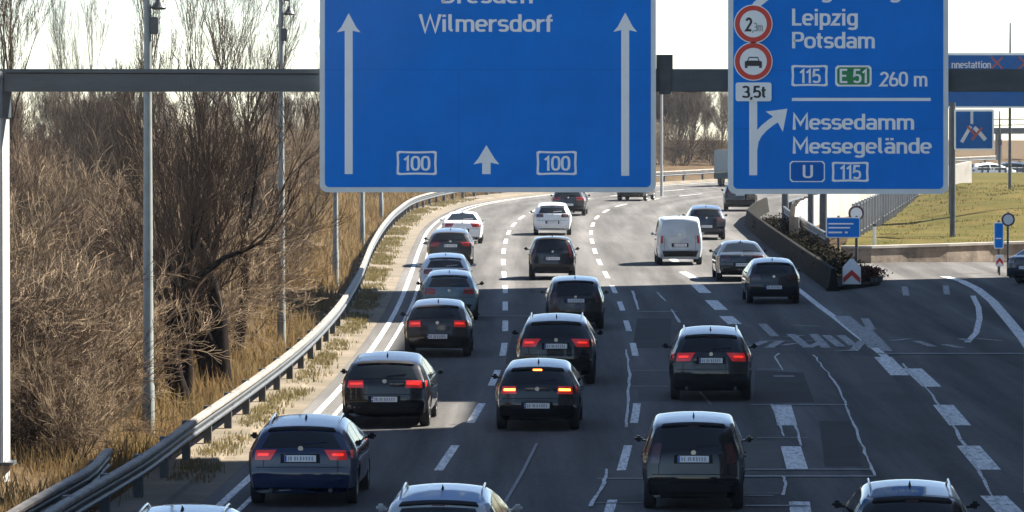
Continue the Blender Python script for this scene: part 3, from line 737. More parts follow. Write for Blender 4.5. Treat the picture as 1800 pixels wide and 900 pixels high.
def wheel_mesh(r, wd):
    prof = [(-wd/2,r*.62),(-wd/2,r*.93),(-wd/2+.025,r),(wd/2-.025,r),(wd/2,r*.93),(wd/2,r*.62)]
    n = 28; v = []; f = []
    for i in range(n):
        a = 2*math.pi*i/n
        for (x, q) in prof: v.append((x, q*math.cos(a), q*math.sin(a)))
    k = len(prof)
    for i in range(n):
        for j in range(k-1): f.append((i*k+j, ((i+1)%n)*k+j, ((i+1)%n)*k+j+1, i*k+j+1))
    t = mesh('wheel', v, f, 40); t.materials.append(rubber)
    v = []; f = []
    for sx in (-1, 1):
        b = len(v); v.append((sx*wd*.30, 0, 0))
        for i in range(30):
            a = 2*math.pi*i/30; sp = (i % 6)
            v.append((sx*wd*(.42 if sp in (0,1) else .30), r*.25*math.cos(a), r*.25*math.sin(a))); v.append((sx*wd*(.44 if sp in (0,1) else .25), r*.58*math.cos(a), r*.58*math.sin(a))); v.append((sx*wd*.46, r*.64*math.cos(a), r*.64*math.sin(a)))
        for i in range(30):
            i2 = (i+1)%30; f += [(b, b+1+3*i, b+1+3*i2), (b+1+3*i, b+2+3*i, b+2+3*i2, b+1+3*i2), (b+2+3*i, b+3+3*i, b+3+3*i2, b+2+3*i2)]
    q = mesh('rim', v, f, 30); q.materials.append(rim_mat)
    return t, q

def build_car(kind, name, sh, opt):
    root = thing(name, None, None)
    g = opt.get
    b = link('body', sh.body(), black_plastic, root)
    qw0 = sh.q_at_z(g('win0')); qw1 = sh.q_at_z(g('win1'))
    if g('rear_glass', True):
        v, f = sh.patch(qw0, qw1, -.90, .90, .008, 8, 12, -g('wtop',.84), g('wtop',.84)); link('rear_window', mesh('rear_window', v, f, 40), glass_mat, root)
    # windscreen
    z_c = g('cowl'); qc0 = sh.q_at_z(sh.zt-.09, False); qc1 = sh.q_at_z(z_c+.03, False)
    v, f = sh.patch(qc0, qc1, -.86, .86, .007, 6, 10, -.93, .93); link('windscreen', mesh('windscreen', v, f, 40), glass_mat, root)
    for sx in (-1, 1):
        for (a0, a1, t0, t1) in g('side_windows'):
            v, f = sh.side_patch(sx, a0, a1, t0, t1, sh.belt+.03, .10); link('side_window', mesh('side_window', v, f, 40), glass_mat, root)
    # tail lights
    for sx in (-1, 1):
        l0, l1, fi, fo = g('light'); q0, q1 = sh.q_at_z(l0), sh.q_at_z(l1)
        a, c = (fi, fo) if sx > 0 else (-fo, -fi)
        ft = g('light_in_top', fi); at_, ct = (ft, fo) if sx > 0 else (-fo, -ft)
        v, f = sh.patch(q0, q1, a, c, .016, 4, 8, at_, ct, .03); m = MB(); m.add(v, f)
        zz0, zz1 = l0+.01, l1-.01; ln = g('light_wrap', .26)
        vs = []; fs = []
        for i in range(5):
            z = zz0+(zz1-zz0)*i/4; y0 = sh.at(sh.q_at_z(z))[0]
            for j in range(5):
                y = y0+.02+ln*j/4*(.55+.45*i/4); vs.append((sx*(sh.w(y,z)+.012), y+sh.yoff(y,z,1)*.9, z-.04*(j/4)*0))
        for i in range(4):
            for j in range(4): fs.append((i*5+j, i*5+j+1, (i+1)*5+j+1, (i+1)*5+j))
        m.add(vs, fs); tl = m.obj('tail_light', lamp_off, root, 40)
        if g('light_lens', True):
            md_ = (l0+l1)/2; q0, q1 = sh.q_at_z(md_-.012), sh.q_at_z(md_+.03)
            a, c = (fi+.05, fo-.06) if sx > 0 else (-fo+.06, -fi-.05)
            v, f = sh.patch(q0, q1, a, c, .021, 2, 6, rim=.008); link('lens_strip', mesh('lens_strip', v, f), lamp_on, tl)
        # low reflectors
        q0, q1 = sh.q_at_z(.44), sh.q_at_z(.475); a, c = (.66,.9) if sx > 0 else (-.9,-.66)
        v, f = sh.patch(q0, q1, a, c, .010, 1, 3); link('reflector', mesh('reflector', v, f), lamp_dark, root)
    # bumper insert, seams, plate
    v, f = sh.patch(sh.q_at_z(.345), sh.q_at_z(g('bumper', .50)), -.86, .86, .012, 3, 12, -.93, .93); link('bumper', mesh('bumper', v, f, 40), black_plastic, root)
    sm_ = MB(); zs = g('seam', .66)
    v, f = sh.patch(sh.q_at_z(zs), sh.q_at_z(zs+.012), -.96, .96, .004, 1, 12, rim=.002); sm_.add(v, f)
    for sx in (-1, 1):
        c = sx*.80; v, f = sh.patch(sh.q_at_z(zs), sh.q_at_z(g('win0')-.02), c-.006, c+.006, .004, 6, 1, rim=.002); sm_.add(v, f)
    sm_.obj('tailgate_gap', black_plastic, root)
    pz = g('plate'); y, _ = sh.at(sh.q_at_z(pz)); yq = sh.top(sh.q_at_z(pz), 0)
    q0, q1 = sh.q_at_z(pz-.055), sh.q_at_z(pz+.055); pf = .26/(sh.w(y,pz)-.05)
    v, f = sh.patch(q0-.02, q1+.02, -pf*1.25, pf*1.25, .009, 2, 4); link('plate_recess', mesh('plate_recess', v, f), black_plastic, root)
    v, f = sh.patch(q0, q1, -pf, pf, .016, 2, 6); np_ = link('number_plate', mesh('number_plate', v, f), plate_mat, root)
    v, f = sh.patch(q0+.004, q1-.004, -pf*.99, -pf*.86, .018, 1, 1, rim=.004); link('country_band', mesh('country_band', v, f), plate_blue, np_)
    pt_ = MB(); rp = random.Random(len(name)*7+int(pz*100))
    for k in (-.78,-.62,-.36,-.22,-.02,.16,.34,.52,.70):
        v, f = sh.patch(q0+.022, q1-.022, pf*(k+rp.uniform(-.02,.02)), pf*(k+.10), .0175, 1, 1, rim=.003); pt_.add(v, f)
    pt_.obj('lettering', plate_ink, np_)
    # high brake light, spoiler, wiper, badge
    if g('rear_glass', True):
        q = qw1+.03; v, f = sh.patch(q, q+.028, -.15, .15, .020, 1, 4); link('high_brake_light', mesh('high_brake_light', v, f), lamp_dark, root)
        if g('spoiler', True):
            v, f = sh.patch(qw1+.05, qw1+.15, -.92, .92, .03, 3, 12, -.86, .86, .05); link('spoiler', mesh('spoiler', v, f, 40), black_plastic, root); root.children[-1]['paint'] = 1
        p0 = sh.top(qw0+.06, .05, .022); p1 = sh.top(qw0+.11, .62, .022); m = MB(); m.tube([p0, p0.lerp(p1,.5), p1], .010, 5); m.obj('wiper', black_plastic, root)
    pb = sh.top(sh.q_at_z(g('badge')), 0, .012); m = MB(); 
    m.tube([pb+Vector((0,.012,0)), pb+Vector((0,-.008,0))], .045, 14); m.obj('badge', chrome, root, 40)
    for sx in (-1, 1):
        m = MB(); ym_ = g('mirror'); xw = sh.w(ym_, sh.belt)
        m.box((sx*(xw+.10), ym_, sh.belt+.08), (.14,.09,.11), .035); m.box((sx*(xw+.02), ym_+.02, sh.belt+.05), (.10,.05,.03), .01)
        m.obj('wing_mirror', black_plastic, root, 50)
        for yd in g('doors'):
            m = MB(); zz = [sh.zb+.1+(sh.belt-sh.zb-.12)*i/6 for i in range(7)]
            m.add([(sx*(sh.w(yd+dy, z)+.003), yd+dy, z) for z in zz for dy in (-.006,.006)], [(2*i,2*i+1,2*i+3,2*i+2) for i in range(6)]); m.obj('door_gap', black_plastic, root)
        for yd in g('doors')[:-1]:
            hm = MB(); hm.box((sx*(sh.w(yd+.2, sh.belt-.1)+.012), yd+.2, sh.belt-.09), (.03,.18,.03), .008); hm.obj('door_handle', black_plastic, root); root.children[-1]['paint'] = 1
        if g('rails'):
            ya, yb = g('rails'); n = 8; P = []
            for i in range(n+1):
                yv = ya+(yb-ya)*i/n; P.append((sx*(sh.Wr-.035), yv, sh.top_z(yv)-.055+.055*min(1,4*min(i/n,1-i/n))))
            m = MB(); m.tube(P, .017, 6); m.obj('roof_rail', chrome, root, 50)
    ax = (sh.top_z(.35)); m = MB(); m.add([(-.02,.25,ax-.01),(.02,.25,ax-.01),(.015,.5,ax-.01),(-.015,.5,ax-.01),(0,.27,ax+.075),(0,.32,ax+.07)], [(0,1,4),(1,2,5,4),(2,3,5),(3,0,4,5)]); m.obj('antenna', black_plastic, root)
    tm, rm = wheel_mesh(sh.rw, .21)
    for yc in (0, sh.wb):
        for sx in (-1, 1):
            wo = link('wheel', tm, None, root, (sx*(sh.W-.125), yc, sh.rw)); link('rim', rm, None, wo)
    ex = MB(); ex.box((0,.9,.33),(sh.W*1.5,2.2,.2)); ex.box((0,-.35,.30),(sh.W*1.3,.5,.12)); ex.obj('underbody', black_plastic, root)
    if g('exhaust'):
        m = MB(); 
        for xx in g('exhaust'): m.tube([(xx, sh.ym+.25, .29),(xx, sh.ym+.03, .29)], .035, 10)
        m.obj('exhaust', dark_steel, root, 40)
    return root

SH = {}
SH['hatch'] = (CarShape([(-.66,.26),(-.74,.34),(-.77,.55),(-.74,.70),(-.71,.93),(-.66,1.00),(-.42,1.29),(-.22,1.345),(.35,1.42),(1.05,1.47),(1.45,1.38),(2.35,.98),(3.1,.83),(3.34,.62),(3.36,.30)], .89,.60,.93,2.6),
  dict(win0=1.01, win1=1.26, cowl=.99, side_windows=[(-.28,.78,-.10,.72),(.84,2.0,.80,1.52)], light=(.80,.96,.56,.99), light_in_top=.60, plate=.55, badge=.90, mirror=1.72, doors=[-.02,.82,1.95], seam=.70, exhaust=None))
SH['suv'] = (CarShape([(-.74,.30),(-.82,.38),(-.85,.60),(-.83,.76),(-.80,1.00),(-.74,1.10),(-.48,1.43),(-.27,1.495),(.35,1.57),(1.1,1.625),(1.6,1.52),(2.45,1.10),(3.2,.98),(3.46,.75),(3.50,.34)], .93,.64,1.03,2.7,.36),
  dict(win0=1.11, win1=1.40, cowl=1.10, side_windows=[(-.32,.8,-.12,.74),(.86,2.05,.82,1.6)], light=(.91,1.09,.60,.99), light_in_top=.46, light_wrap=.34, plate=.92, badge=1.06, mirror=1.78, doors=[-.02,.84,2.0], seam=.72, bumper=.62, rails=(-.1,1.5), exhaust=(-.55,.55)))
SH['crossover'] = (CarShape([(-.72,.28),(-.80,.36),(-.83,.58),(-.81,.72),(-.78,.97),(-.72,1.05),(-.46,1.365),(-.25,1.425),(.35,1.50),(1.1,1.56),(1.55,1.46),(2.4,1.05),(3.15,.92),(3.40,.7),(3.44,.32)], .91,.62,.98,2.65,.345),
  dict(win0=1.06, win1=1.33, cowl=1.05, side_windows=[(-.30,.8,-.12,.74),(.86,2.02,.82,1.56)], light=(.87,1.02,.54,.99), light_in_top=.58, plate=.62, badge=1.00, mirror=1.75, doors=[-.02,.84,1.98], seam=.72, bumper=.56, rails=(0,1.4)))
SH['estate'] = (CarShape([(-.88,.27),(-.95,.34),(-.98,.55),(-.95,.70),(-.93,.93),(-.88,1.00),(-.68,1.29),(-.50,1.345),(.3,1.43),(1.0,1.47),(1.5,1.39),(2.45,.98),(3.25,.84),(3.52,.62),(3.55,.30)], .91,.61,.94,2.75),
  dict(win0=1.01, win1=1.26, cowl=.99, side_windows=[(-.62,.0,-.46,.02),(.06,.84,.08,.80),(.90,2.08,.86,1.56)], light=(.81,.97,.64,.99), light_in_top=.52, plate=.83, badge=.99, mirror=1.80, doors=[-.02,.88,2.04], seam=.68, rails=(-.3,1.4), exhaust=(-.5,.5)))
SH['mpv'] = (CarShape([(-.66,.27),(-.74,.34),(-.77,.56),(-.75,.72),(-.72,1.00),(-.68,1.08),(-.52,1.48),(-.34,1.55),(.3,1.62),(1.05,1.66),(1.55,1.54),(2.5,1.08),(3.1,.92),(3.32,.68),(3.35,.32)], .87,.65,1.00,2.62),
  dict(win0=1.08, win1=1.46, cowl=1.09, side_windows=[(-.36,.80,-.24,.76),(.86,2.1,.82,1.62)], light=(.86,1.20,.78,.99), light_wrap=.14, light_lens=False, plate=.93, badge=1.04, mirror=1.85, doors=[-.02,.82,2.05], seam=.66, spoiler=True))
SH['city'] = (CarShape([(-.50,.27),(-.58,.34),(-.62,.55),(-.60,.70),(-.58,.98),(-.53,1.06),(-.34,1.46),(-.20,1.53),(.4,1.57),(.9,1.56),(1.4,1.45),(2.2,1.03),(2.7,.90),(2.92,.66),(2.95,.32)], .86,.62,.98,2.35,.31),
  dict(win0=1.08, win1=1.43, cowl=1.04, side_windows=[(-.22,.62,-.08,.58),(.68,1.85,.64,1.45)], light=(.82,1.30,.86,.995), light_wrap=.12, light_lens=False, plate=.78, badge=1.03, mirror=1.62, doors=[-.02,.66,1.8], seam=.66))
SH['sedan'] = (CarShape([(-.90,.27),(-.98,.34),(-1.02,.55),(-1.0,.72),(-.97,.93),(-.88,1.02),(-.48,1.05),(.12,1.36),(.35,1.42),(.8,1.46),(1.2,1.45),(1.6,1.37),(2.5,.98),(3.3,.84),(3.58,.62),(3.62,.30)], .93,.60,.94,2.85),
  dict(win0=1.08, win1=1.37, wtop=.80, cowl=.99, side_windows=[(-.10,.90,.28,.84),(.96,2.14,.90,1.62)], light=(.78,.95,.58,.99), light_in_top=.48, plate=.62, badge=.96, mirror=1.9, doors=[.05,.93,2.08], seam=.70, spoiler=False, exhaust=(-.55,.55)))
SH['van'] = (CarShape([(-.80,.30),(-.88,.38),(-.90,.50),(-.88,.62),(-.87,1.2),(-.82,1.74),(-.72,1.84),(.4,1.88),(1.3,1.86),(1.75,1.74),(2.6,1.15),(3.1,.98),(3.32,.7),(3.35,.34)], .90,.76,1.05,2.7,.33,.06),
  dict(win0=1.2, win1=1.7, rear_glass=False, cowl=1.16, side_windows=[(.98,2.15,.96,1.72)], light=(.86,1.16,.885,.99), light_wrap=.10, light_lens=False, plate=.78, badge=1.2, mirror=2.0, doors=[.1,.95,2.1], seam=.58, bumper=.56))
PROTO = {}; NC = [0]
MATS = {}
def paint(col, rough=.35, metal=.0, coat=1.0):
    if col not in MATS: MATS[col] = M('car_paint', col, rough=rough, metal=metal, spec=.08, coat=coat, noise=.10, nscale=2.5)
    return MATS[col]
def car(kind, name, cat, label, col, px, py, lights='off', hd=None, mirror_paint=False, rails=True):
    if kind not in PROTO:
        PROTO[kind] = build_car(kind, name, *SH[kind])
    root = copy_tree(PROTO[kind]); root.name = name
    root['label'] = label; root['category'] = cat; root['group'] = 'cars driving away on the motorway' if hd is None else 'cars beside the motorway'
    pm = paint(col); NC[0] += 1
    lm = {'off': lamp_off, 'on': lamp_on, 'brake': lamp_brake, 'dark': lamp_dark}[lights]
    for ch in root.children:
        nm = ch.name.split('.')[0]; nmat = None
        if nm == 'body' or ch.get('paint') or (nm == 'wing_mirror' and (mirror_paint or NC[0] % 3 == 0)) or (nm == 'bumper' and NC[0] % 2 == 0): nmat = pm
        if nm == 'tail_light':
            nmat = lamp_dark if lights == 'dark' else (lamp_off if lights == 'off' else lamp_lit)
            for l in ch.children:
                l.data = l.data.copy(); l.data.materials[0] = lamp_brake if lights == 'brake' else (lamp_on if lights == 'on' else lamp_dark)
        if nm == 'high_brake_light': nmat = lamp_brake if lights == 'brake' else lamp_dark
        if nmat: ch.data = ch.data.copy(); ch.data.materials.clear(); ch.data.materials.append(nmat)
        if 'paint' in ch.keys() and kind not in ('',): pass
    p = G(px, py); h = heading(p.y) if hd is None else R(hd)
    root.location = p + Vector((0,0,.004)); root.rotation_euler = (math.atan(SL)*math.cos(h), 0, -h); vr = random.Random(NC[0]*7+1)
    root.scale = (vr.uniform(.97,1.03), vr.uniform(.97,1.03), vr.uniform(.975,1.02) * (.94 if kind == 'mpv' else 1))
    if not rails:
        for ch in list(root.children):
            if ch.name.startswith('roof_rail'): bpy.data.objects.remove(ch)
    return root
BLK = (.006,.006,.007); DGR = (.016,.017,.019); SIL = (.42,.44,.46); WHT = (.72,.73,.73); NAVY = (.008,.018,.055)
car('estate','estate_car','car','pale blue-grey car at the lower left corner, only its roof in view', (.30,.38,.42), 316, 1082)
car('estate','estate_car','car','dark navy estate car with roof rails nearest in the left lane', NAVY, 536, 884, 'on')
car('crossover','hatchback_car','car','black hatchback driving in the patch of sunlight in the left lane', BLK, 680, 748, 'on', rails=False)
car('hatch','hatchback_car','car','black hatchback in the left lane behind the teal hatchback', (.014,.012,.012), 770, 626, 'on')
car('hatch','hatchback_car','car','teal grey hatchback close behind a white car in the left lane', (.10,.17,.20), 790, 562, 'off', mirror_paint=False)
car('hatch','hatchback_car','car','white hatchback half hidden behind the teal hatchback', WHT, 783, 521, 'off')
car('estate','estate_car','car','dark estate car with red lights behind the farthest white car of the left lane', DGR, 792, 468, 'off')
car('sedan','sedan_car','car','white sedan leading the queue in the left lane', (.66,.68,.69), 813, 428, 'off', mirror_paint=True)
car('estate','estate_car','car','silver estate car with roof rails cut off by the bottom edge', (.34,.36,.37), 776, 1038)
car('hatch','hatchback_car','car','black hatchback with glowing orange brake lights', BLK, 946, 754, 'brake')
car('suv','sport_utility_car','car','black sport utility car ahead of the braking hatchback with red tail lights', BLK, 978, 674, 'on')
car('mpv','people_carrier','car','dark brown people carrier with pale roof in the middle lane', (.020,.017,.016), 1011, 578, 'dark')
car('city','small_car','car','small black city car on the sunlit edge of the shade', (.014,.014,.016), 971, 491, 'dark')
car('crossover','compact_car','car','small white car just ahead of the black city car', (.62,.64,.65), 971, 413, 'dark', rails=False)
car('crossover','compact_car','car','dark car leaving the bend under the lower edge of the big sign', DGR, 1000, 379, 'off', rails=False)
car('sedan','sedan_car','car','dark car far off, its top hidden by the right half of the big sign', BLK, 1112, 353, 'off')
car('van','delivery_van','van','white windowless delivery van with black bumper', (.40,.44,.48), 1194, 465, 'off')
car('crossover','compact_car','car','dark blue car half hidden beside the white van', (.012,.018,.032), 1241, 421, 'dark')
car('suv','sport_utility_car','car','black car far off directly below the left end of the exit sign', BLK, 1301, 371, 'dark')
car('suv','sport_utility_car','car','black sport utility car with red lights alone in the third lane', (.013,.014,.016), 1249, 702, 'on')
car('mpv','people_carrier','car','tall dark people carrier nearest to the camera in the third lane', BLK, 1219, 893, 'dark')
car('estate','estate_car','car','black car at the bottom right edge with only its shiny roof in view', BLK, 1600, 1034)
car('sedan','sedan_car','car','dark grey sedan in the exit lane beside the crash barrier', (.035,.038,.042), 1302, 493, 'dark')
car('hatch','hatchback_car','car','black hatchback following the grey sedan in the exit lane', (.012,.012,.013), 1358, 533, 'dark')
# exit road and car park
car('sedan','sedan_car','car','dark car on the exit road cut by the right picture edge', (.03,.035,.042), 1828, 499, 'dark', hd=38)

def drop(o):
    for ch in list(o.children): drop(ch)
    bpy.data.objects.remove(o)
# ------------------------------------------------------------------ lamp posts
def lamp_post(px, py, label, h, r0=.105, heads=()):
    p = G(px, py); p.z = gz(p.x, p.y)
    root = thing('lamp_post', label, 'lamp post', p, 'lamp posts along the left guard rail')
    m = MB(); m.tube([(0,0,-.3),(0,0,1.2),(0,0,1.25),(0,0,h)], [r0,r0,r0*.86,r0*.45], 14); m.obj('pole', pole_mat, root, 40)
    m = MB(); m.box((.0,-r0*.9,.75),(.13,.05,.4),.01); m.obj('service_hatch', pole_mat, root)
    m = MB(); m.tube([(0,0,h-.05),(.5,0,h+.35),(1.6,0,h+.5)], [.05,.045,.035], 8); m.obj('arm', pole_mat, root, 40)
    m = MB(); m.box((1.95,0,h+.5),(.8,.3,.13),.04); m.obj('lamp_head', dark_steel, root, 40)
    for (dx, z, kind) in heads:
        if kind == 'lantern':
            m = MB(); m.tube([(0,0,z+.30),(dx,0,z+.30),(dx,0,z+.12)], .022, 8); m.tube([(dx,0,z+.14),(dx,0,z+.06),(dx,0,z-.06),(dx,0,z-.10)], [.05,.07,.16,.13], 12); m.obj('hanging_lantern', dark_steel, root, 40)
        else:
            m = MB(); m.box((dx,0,z),(.17,.22,.34),.02); m.obj('junction_box', dark_steel, root)
    return root
pA = G(262, 786); zs_ = lambda py, Y, X, Yb: A(900, py, Yb).z - gz(X, Yb)
lamp_post(261, 786, 'nearest grey lamp post at left with a dark box near its top', 12.0, .125, [(.22, zs_(8,0,pA.x,pA.y), 'lantern'), (.13, zs_(45,0,pA.x,pA.y), 'box')])
pB = G(495, 612)
lamp_post(495, 612, 'second grey lamp post from the left with a small hanging lantern', 12.0, .115, [(.22, zs_(20,0,pB.x,pB.y), 'lantern'), (.08, zs_(61,0,pB.x,pB.y), 'box')])
lamp_post(590, 500, 'lamp post showing below the left corner of the big sign', 12.0, .115)
lamp_post(637, 432, 'slim lamp post between two others below the big sign', 12.0, .115)
lamp_post(670, 392, 'farthest slim lamp post beside the bend of the guard rail', 12.0, .115)

# ------------------------------------------------------------------ right side: walls, fence, signs, masts
Pw = [G(x,y) for x,y in ((1392,436),(1394,418),(1402,404),(1424,392),(1455,381),(1500,372),(1560,366),(1620,362),(1700,358))]
for p in Pw: p.z = gz(p.x, p.y)
w_ = MB(); w_.sweep(Pw, [(0,-.3),(.3,-.3),(.3,1.35),(0,1.35)])
rt = thing('ramp_wall', 'pale curved concrete ramp wall behind the blue signboard', 'wall', Pw[0])
link('wall', mesh('wall', [Vector(p)-Pw[0] for p in w_.v], w_.f), concrete, rt)
m = MB()
for i in range(len(Pw)-1):
    n = max(2, int((Pw[i+1]-Pw[i]).length/3.0))
    for k in range(n):
        p = Pw[i].lerp(Pw[i+1], k/n)-Pw[0]; m2 = MB(); m2.box(p+Vector((.0,0,.6)),(.22,.2,1.7)); m2.obj('pilaster', stone_dirty, rt)
p0, p1 = G(1500,424), G(1612,366); 
ft_ = thing('metal_fence', 'grey upright slat fence climbing beside the grass slope', 'fence', p0)
n = 26
FG = M('fence_grey', (.26,.27,.28), rough=.6, metal=.3, noise=.2, nscale=1)
for i in range(n):
    t = i/(n-1); p = p0.lerp(p1, t); p.z = gz(p.x, p.y); sl_ = MB(); sl_.box(p-p0+Vector((0,0,.85)), (.10,.9,1.7)); sl_.obj('slat', FG, ft_)
for hz in (.25, 1.5):
    m = MB(); m.tube([Vector((0,0,hz)), p1-p0+Vector((0,0,hz+gz(p1.x,p1.y)-p1.z))], .04, 6); m.obj('rail', dark_steel, ft_)
Pk = [G(x,y) for x,y in ((1478,462),(1520,462),(1580,460),(1650,458),(1730,455),(1800,453),(1900,450))]
k_ = MB(); k_.sweep(Pk, [(.5,-.1),(.5,.58),(-.0,.58),(0,-.1)])
tag(k_.obj('low_wall', stone_dirty, None, None, Pk[0]), 'low stained retaining wall below the golden grass slope', 'wall')
k_ = MB(); k_.sweep([p+Vector((0,0,.585)) for p in Pk], [(.56,0),(.56,.1),(-.06,.1),(-.06,0)])
o = k_.obj('coping', concrete, None, None, Pk[0]); o.parent = [q for q in bpy.data.objects if q.name.startswith('low_wall')][0]; o.location = (0,0,0)
# grass slope surface over the terrain
v = []; f = []; xs_ = np.arange(13.5, 46, 1.2); ys_ = np.arange(194.5, 330, 3)
rr = random.Random(4)
for Y in ys_:
    for X in xs_: v.append((X+(Y-194)*.10, Y, gz(X+(Y-194)*.10, Y)+.10+rr.uniform(-.07,.07)))
n = len(xs_)
for i in range(len(ys_)-1):
    for j in range(n-1): f.append((i*n+j, i*n+j+1, (i+1)*n+j+1, (i+1)*n+j))
tag(link('grass_slope', mesh('grass_slope', v, f, 60), hill_grass), kind='structure')
# traffic island
isl = MB(); q = [G(x,y) for x,y in ((1452,512),(1500,508),(1545,502),(1552,492),(1530,480),(1490,464),(1462,470),(1440,492))]
isl.add([p+Vector((0,0,-.05)) for p in q]+[p+Vector((0,0,.13)) for p in q], [tuple(range(8,16))]+[(i,(i+1)%8,8+(i+1)%8,8+i) for i in range(8)])
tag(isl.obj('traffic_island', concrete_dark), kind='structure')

def small_board(name, label, x0, y0, x1, y1, yb, legs, Y=None, col=sign_blue, lines=()):
    b = G((x0+x1)/2, yb); Y = b.y; root = thing(name, label, 'road sign', (b.x, b.y, gz(b.x,b.y)))
    o = root.location; xf = lambda a, c, d: Vector((A(a,c,Y).x, Y-d, A(a,c,Y).z)) - o
    m = MB(); plate(m, rounded(x0,y0,x1,y1,3), xf, 0, .05); m.obj('frame', sign_white, root)
    m = MB(); plate(m, rounded(x0+1.5,y0+1.5,x1-1.5,y1-1.5,2), xf, .052, .056); m.obj('panel', col, root)
    for lx in legs:
        m = MB(); t = xf(lx, y1-2, -.06); m.tube([(t.x,t.y,-.2),(t.x,t.y,t.z+ (y1-y0)/45)], .05, 8); m.obj('leg', dark_steel, root)
    for (a, c, d, e) in lines:
        m = MB(); plate(m, [(a,c),(d,c),(d,e),(a,e)], xf, .058, .060); m.obj('text_line', sign_white, root)
    return root, xf
small_board('information_sign', 'small blue signboard with white lines on two dark legs on the island', 1452, 382, 1512, 418, 476, (1474, 1506), lines=((1456,392,1500,394.5),(1456,399,1494,401.5),(1456,407,1480,410),(1485,407,1490,410)))
def round_sign(label, cx, cy, r, yb, ring=sign_red):
    b = G(cx, yb); Y = b.y; root = thing('round_sign', label, 'road sign', (b.x, b.y, gz(b.x,b.y))); o = root.location
    xf = lambda a, c, d: Vector((A(a,c,Y).x, Y-d, A(a,c,Y).z)) - o
    ringp = lambda q: [(cx+r*q*math.cos(2*math.pi*i/28), cy+r*q*math.sin(2*math.pi*i/28)) for i in range(28)]
    m = MB(); plate(m, ringp(1), xf, 0, .04); m.obj('disc', sign_white, root)
    m = MB(); a, c = ringp(.99), ringp(.74); m.add([xf(x,y,.045) for x,y in a]+[xf(x,y,.045) for x,y in c], [(i,(i+1)%28,28+(i+1)%28,28+i) for i in range(28)]); m.obj('ring', ring, root)
    m = MB(); t = xf(cx, cy, -.05); m.tube([(t.x,t.y,-.2),(t.x,t.y,t.z+.3)], .04, 8); m.obj('post', dark_steel, root)
dk = M('dark_ring', (.10,.05,.07), rough=.5)
round_sign('round sign with dark ring standing behind the small blue signboard', 1505, 375, 14, 470, dk)
round_sign('round sign with dark ring beside the narrow blue board at right', 1772, 386, 12, 486, dk)
small_board('narrow_board', 'narrow blue board standing at the right edge below the grass slope', 1747, 391, 1764, 437, 480, (1756,), lines=((1750,418,1760,420),))
# chevron board
b = G(1497, 506); root = thing('chevron_board', 'red and white chevron board at the tip of the traffic island', 'road sign', (b.x,b.y,gz(b.x,b.y)+.13)); o = root.location
xf = lambda a, c, d: Vector((A(a,c,b.y).x, b.y-d, A(a,c,b.y).z)) - o
m = MB(); plate(m, [(1481,502),(1513,502),(1513,470),(1500,455),(1494,455),(1481,470)], xf, 0, .05); m.obj('panel', sign_white, root)
m = MB(); plate(m, [(1482,498),(1482,488),(1497,474),(1512,488),(1512,498),(1497,484)], xf, .052, .056); m.obj('chevron', sign_red, root)
b2 = G(1757, 484); root = thing('chevron_board', 'little red and white board under the narrow blue board', 'road sign', (b2.x,b2.y,gz(b2.x,b2.y))); o2 = root.location
xf2 = lambda a, c, d: Vector((A(a,c,b2.y).x, b2.y-d, A(a,c,b2.y).z)) - o2
m = MB(); plate(m, [(1750,468),(1764,468),(1764,448),(1750,448)], xf2, 0, .04); m.obj('panel', sign_white, root)
m = MB(); plate(m, [(1751,466),(1751,460),(1757,452),(1763,460),(1763,466),(1757,459)], xf2, .042, .046); m.obj('chevron', sign_red, root)
m = MB(); t = xf2(1757, 460, -.04); m.tube([(t.x,t.y,-.1),(t.x,t.y,t.z)], .035, 6); m.obj('post', dark_steel, root)
# delineator post
b = G(1537, 436); root = thing('marker_post', 'slim white marker post in front of the slat fence', 'marker post', (b.x,b.y,gz(b.x,b.y)))
m = MB(); m.box((0,0,.45),(.14,.10,1.0),.02); m.obj('post', sign_white, root); m = MB(); m.box((0,0,.98),(.145,.105,.12),.02); m.obj('cap', sign_black, root)
# dark pillars under the exit sign
for (px, py, r, lab) in ((1380, 404, .17, 'thick dark pole left of the others under the exit sign'), (1425, 436, .14, 'dark pole between two others under the exit sign'), (1447, 446, .17, 'dark pole just left of the small blue signboard')):
    b = G(px, py); root = thing('mast', lab, 'mast', (b.x, b.y, gz(b.x,b.y)))
    m = MB(); m.tube([(0,0,-.3),(0,0,5.6)], [r,r*.85], 12); m.obj('pole', dark_steel, root, 40)
    m = MB(); m.box((0,0,.15),(.6,.6,.3),.03); m.obj('footing', concrete_dark, root)
b = G(1163, 345); root = thing('mast', 'pale thin mast standing in the gap between the two big signs', 'mast', (b.x,b.y,gz(b.x,b.y)))
m = MB(); m.tube([(0,0,-.3),(0,0,8.5)], [.10,.07], 10); m.obj('pole', post_grey, root, 40); m = MB(); m.tube([(0,0,8.5),(0,0,8.65)], [.10,.05], 10); m.obj('cap', dark_steel, root)

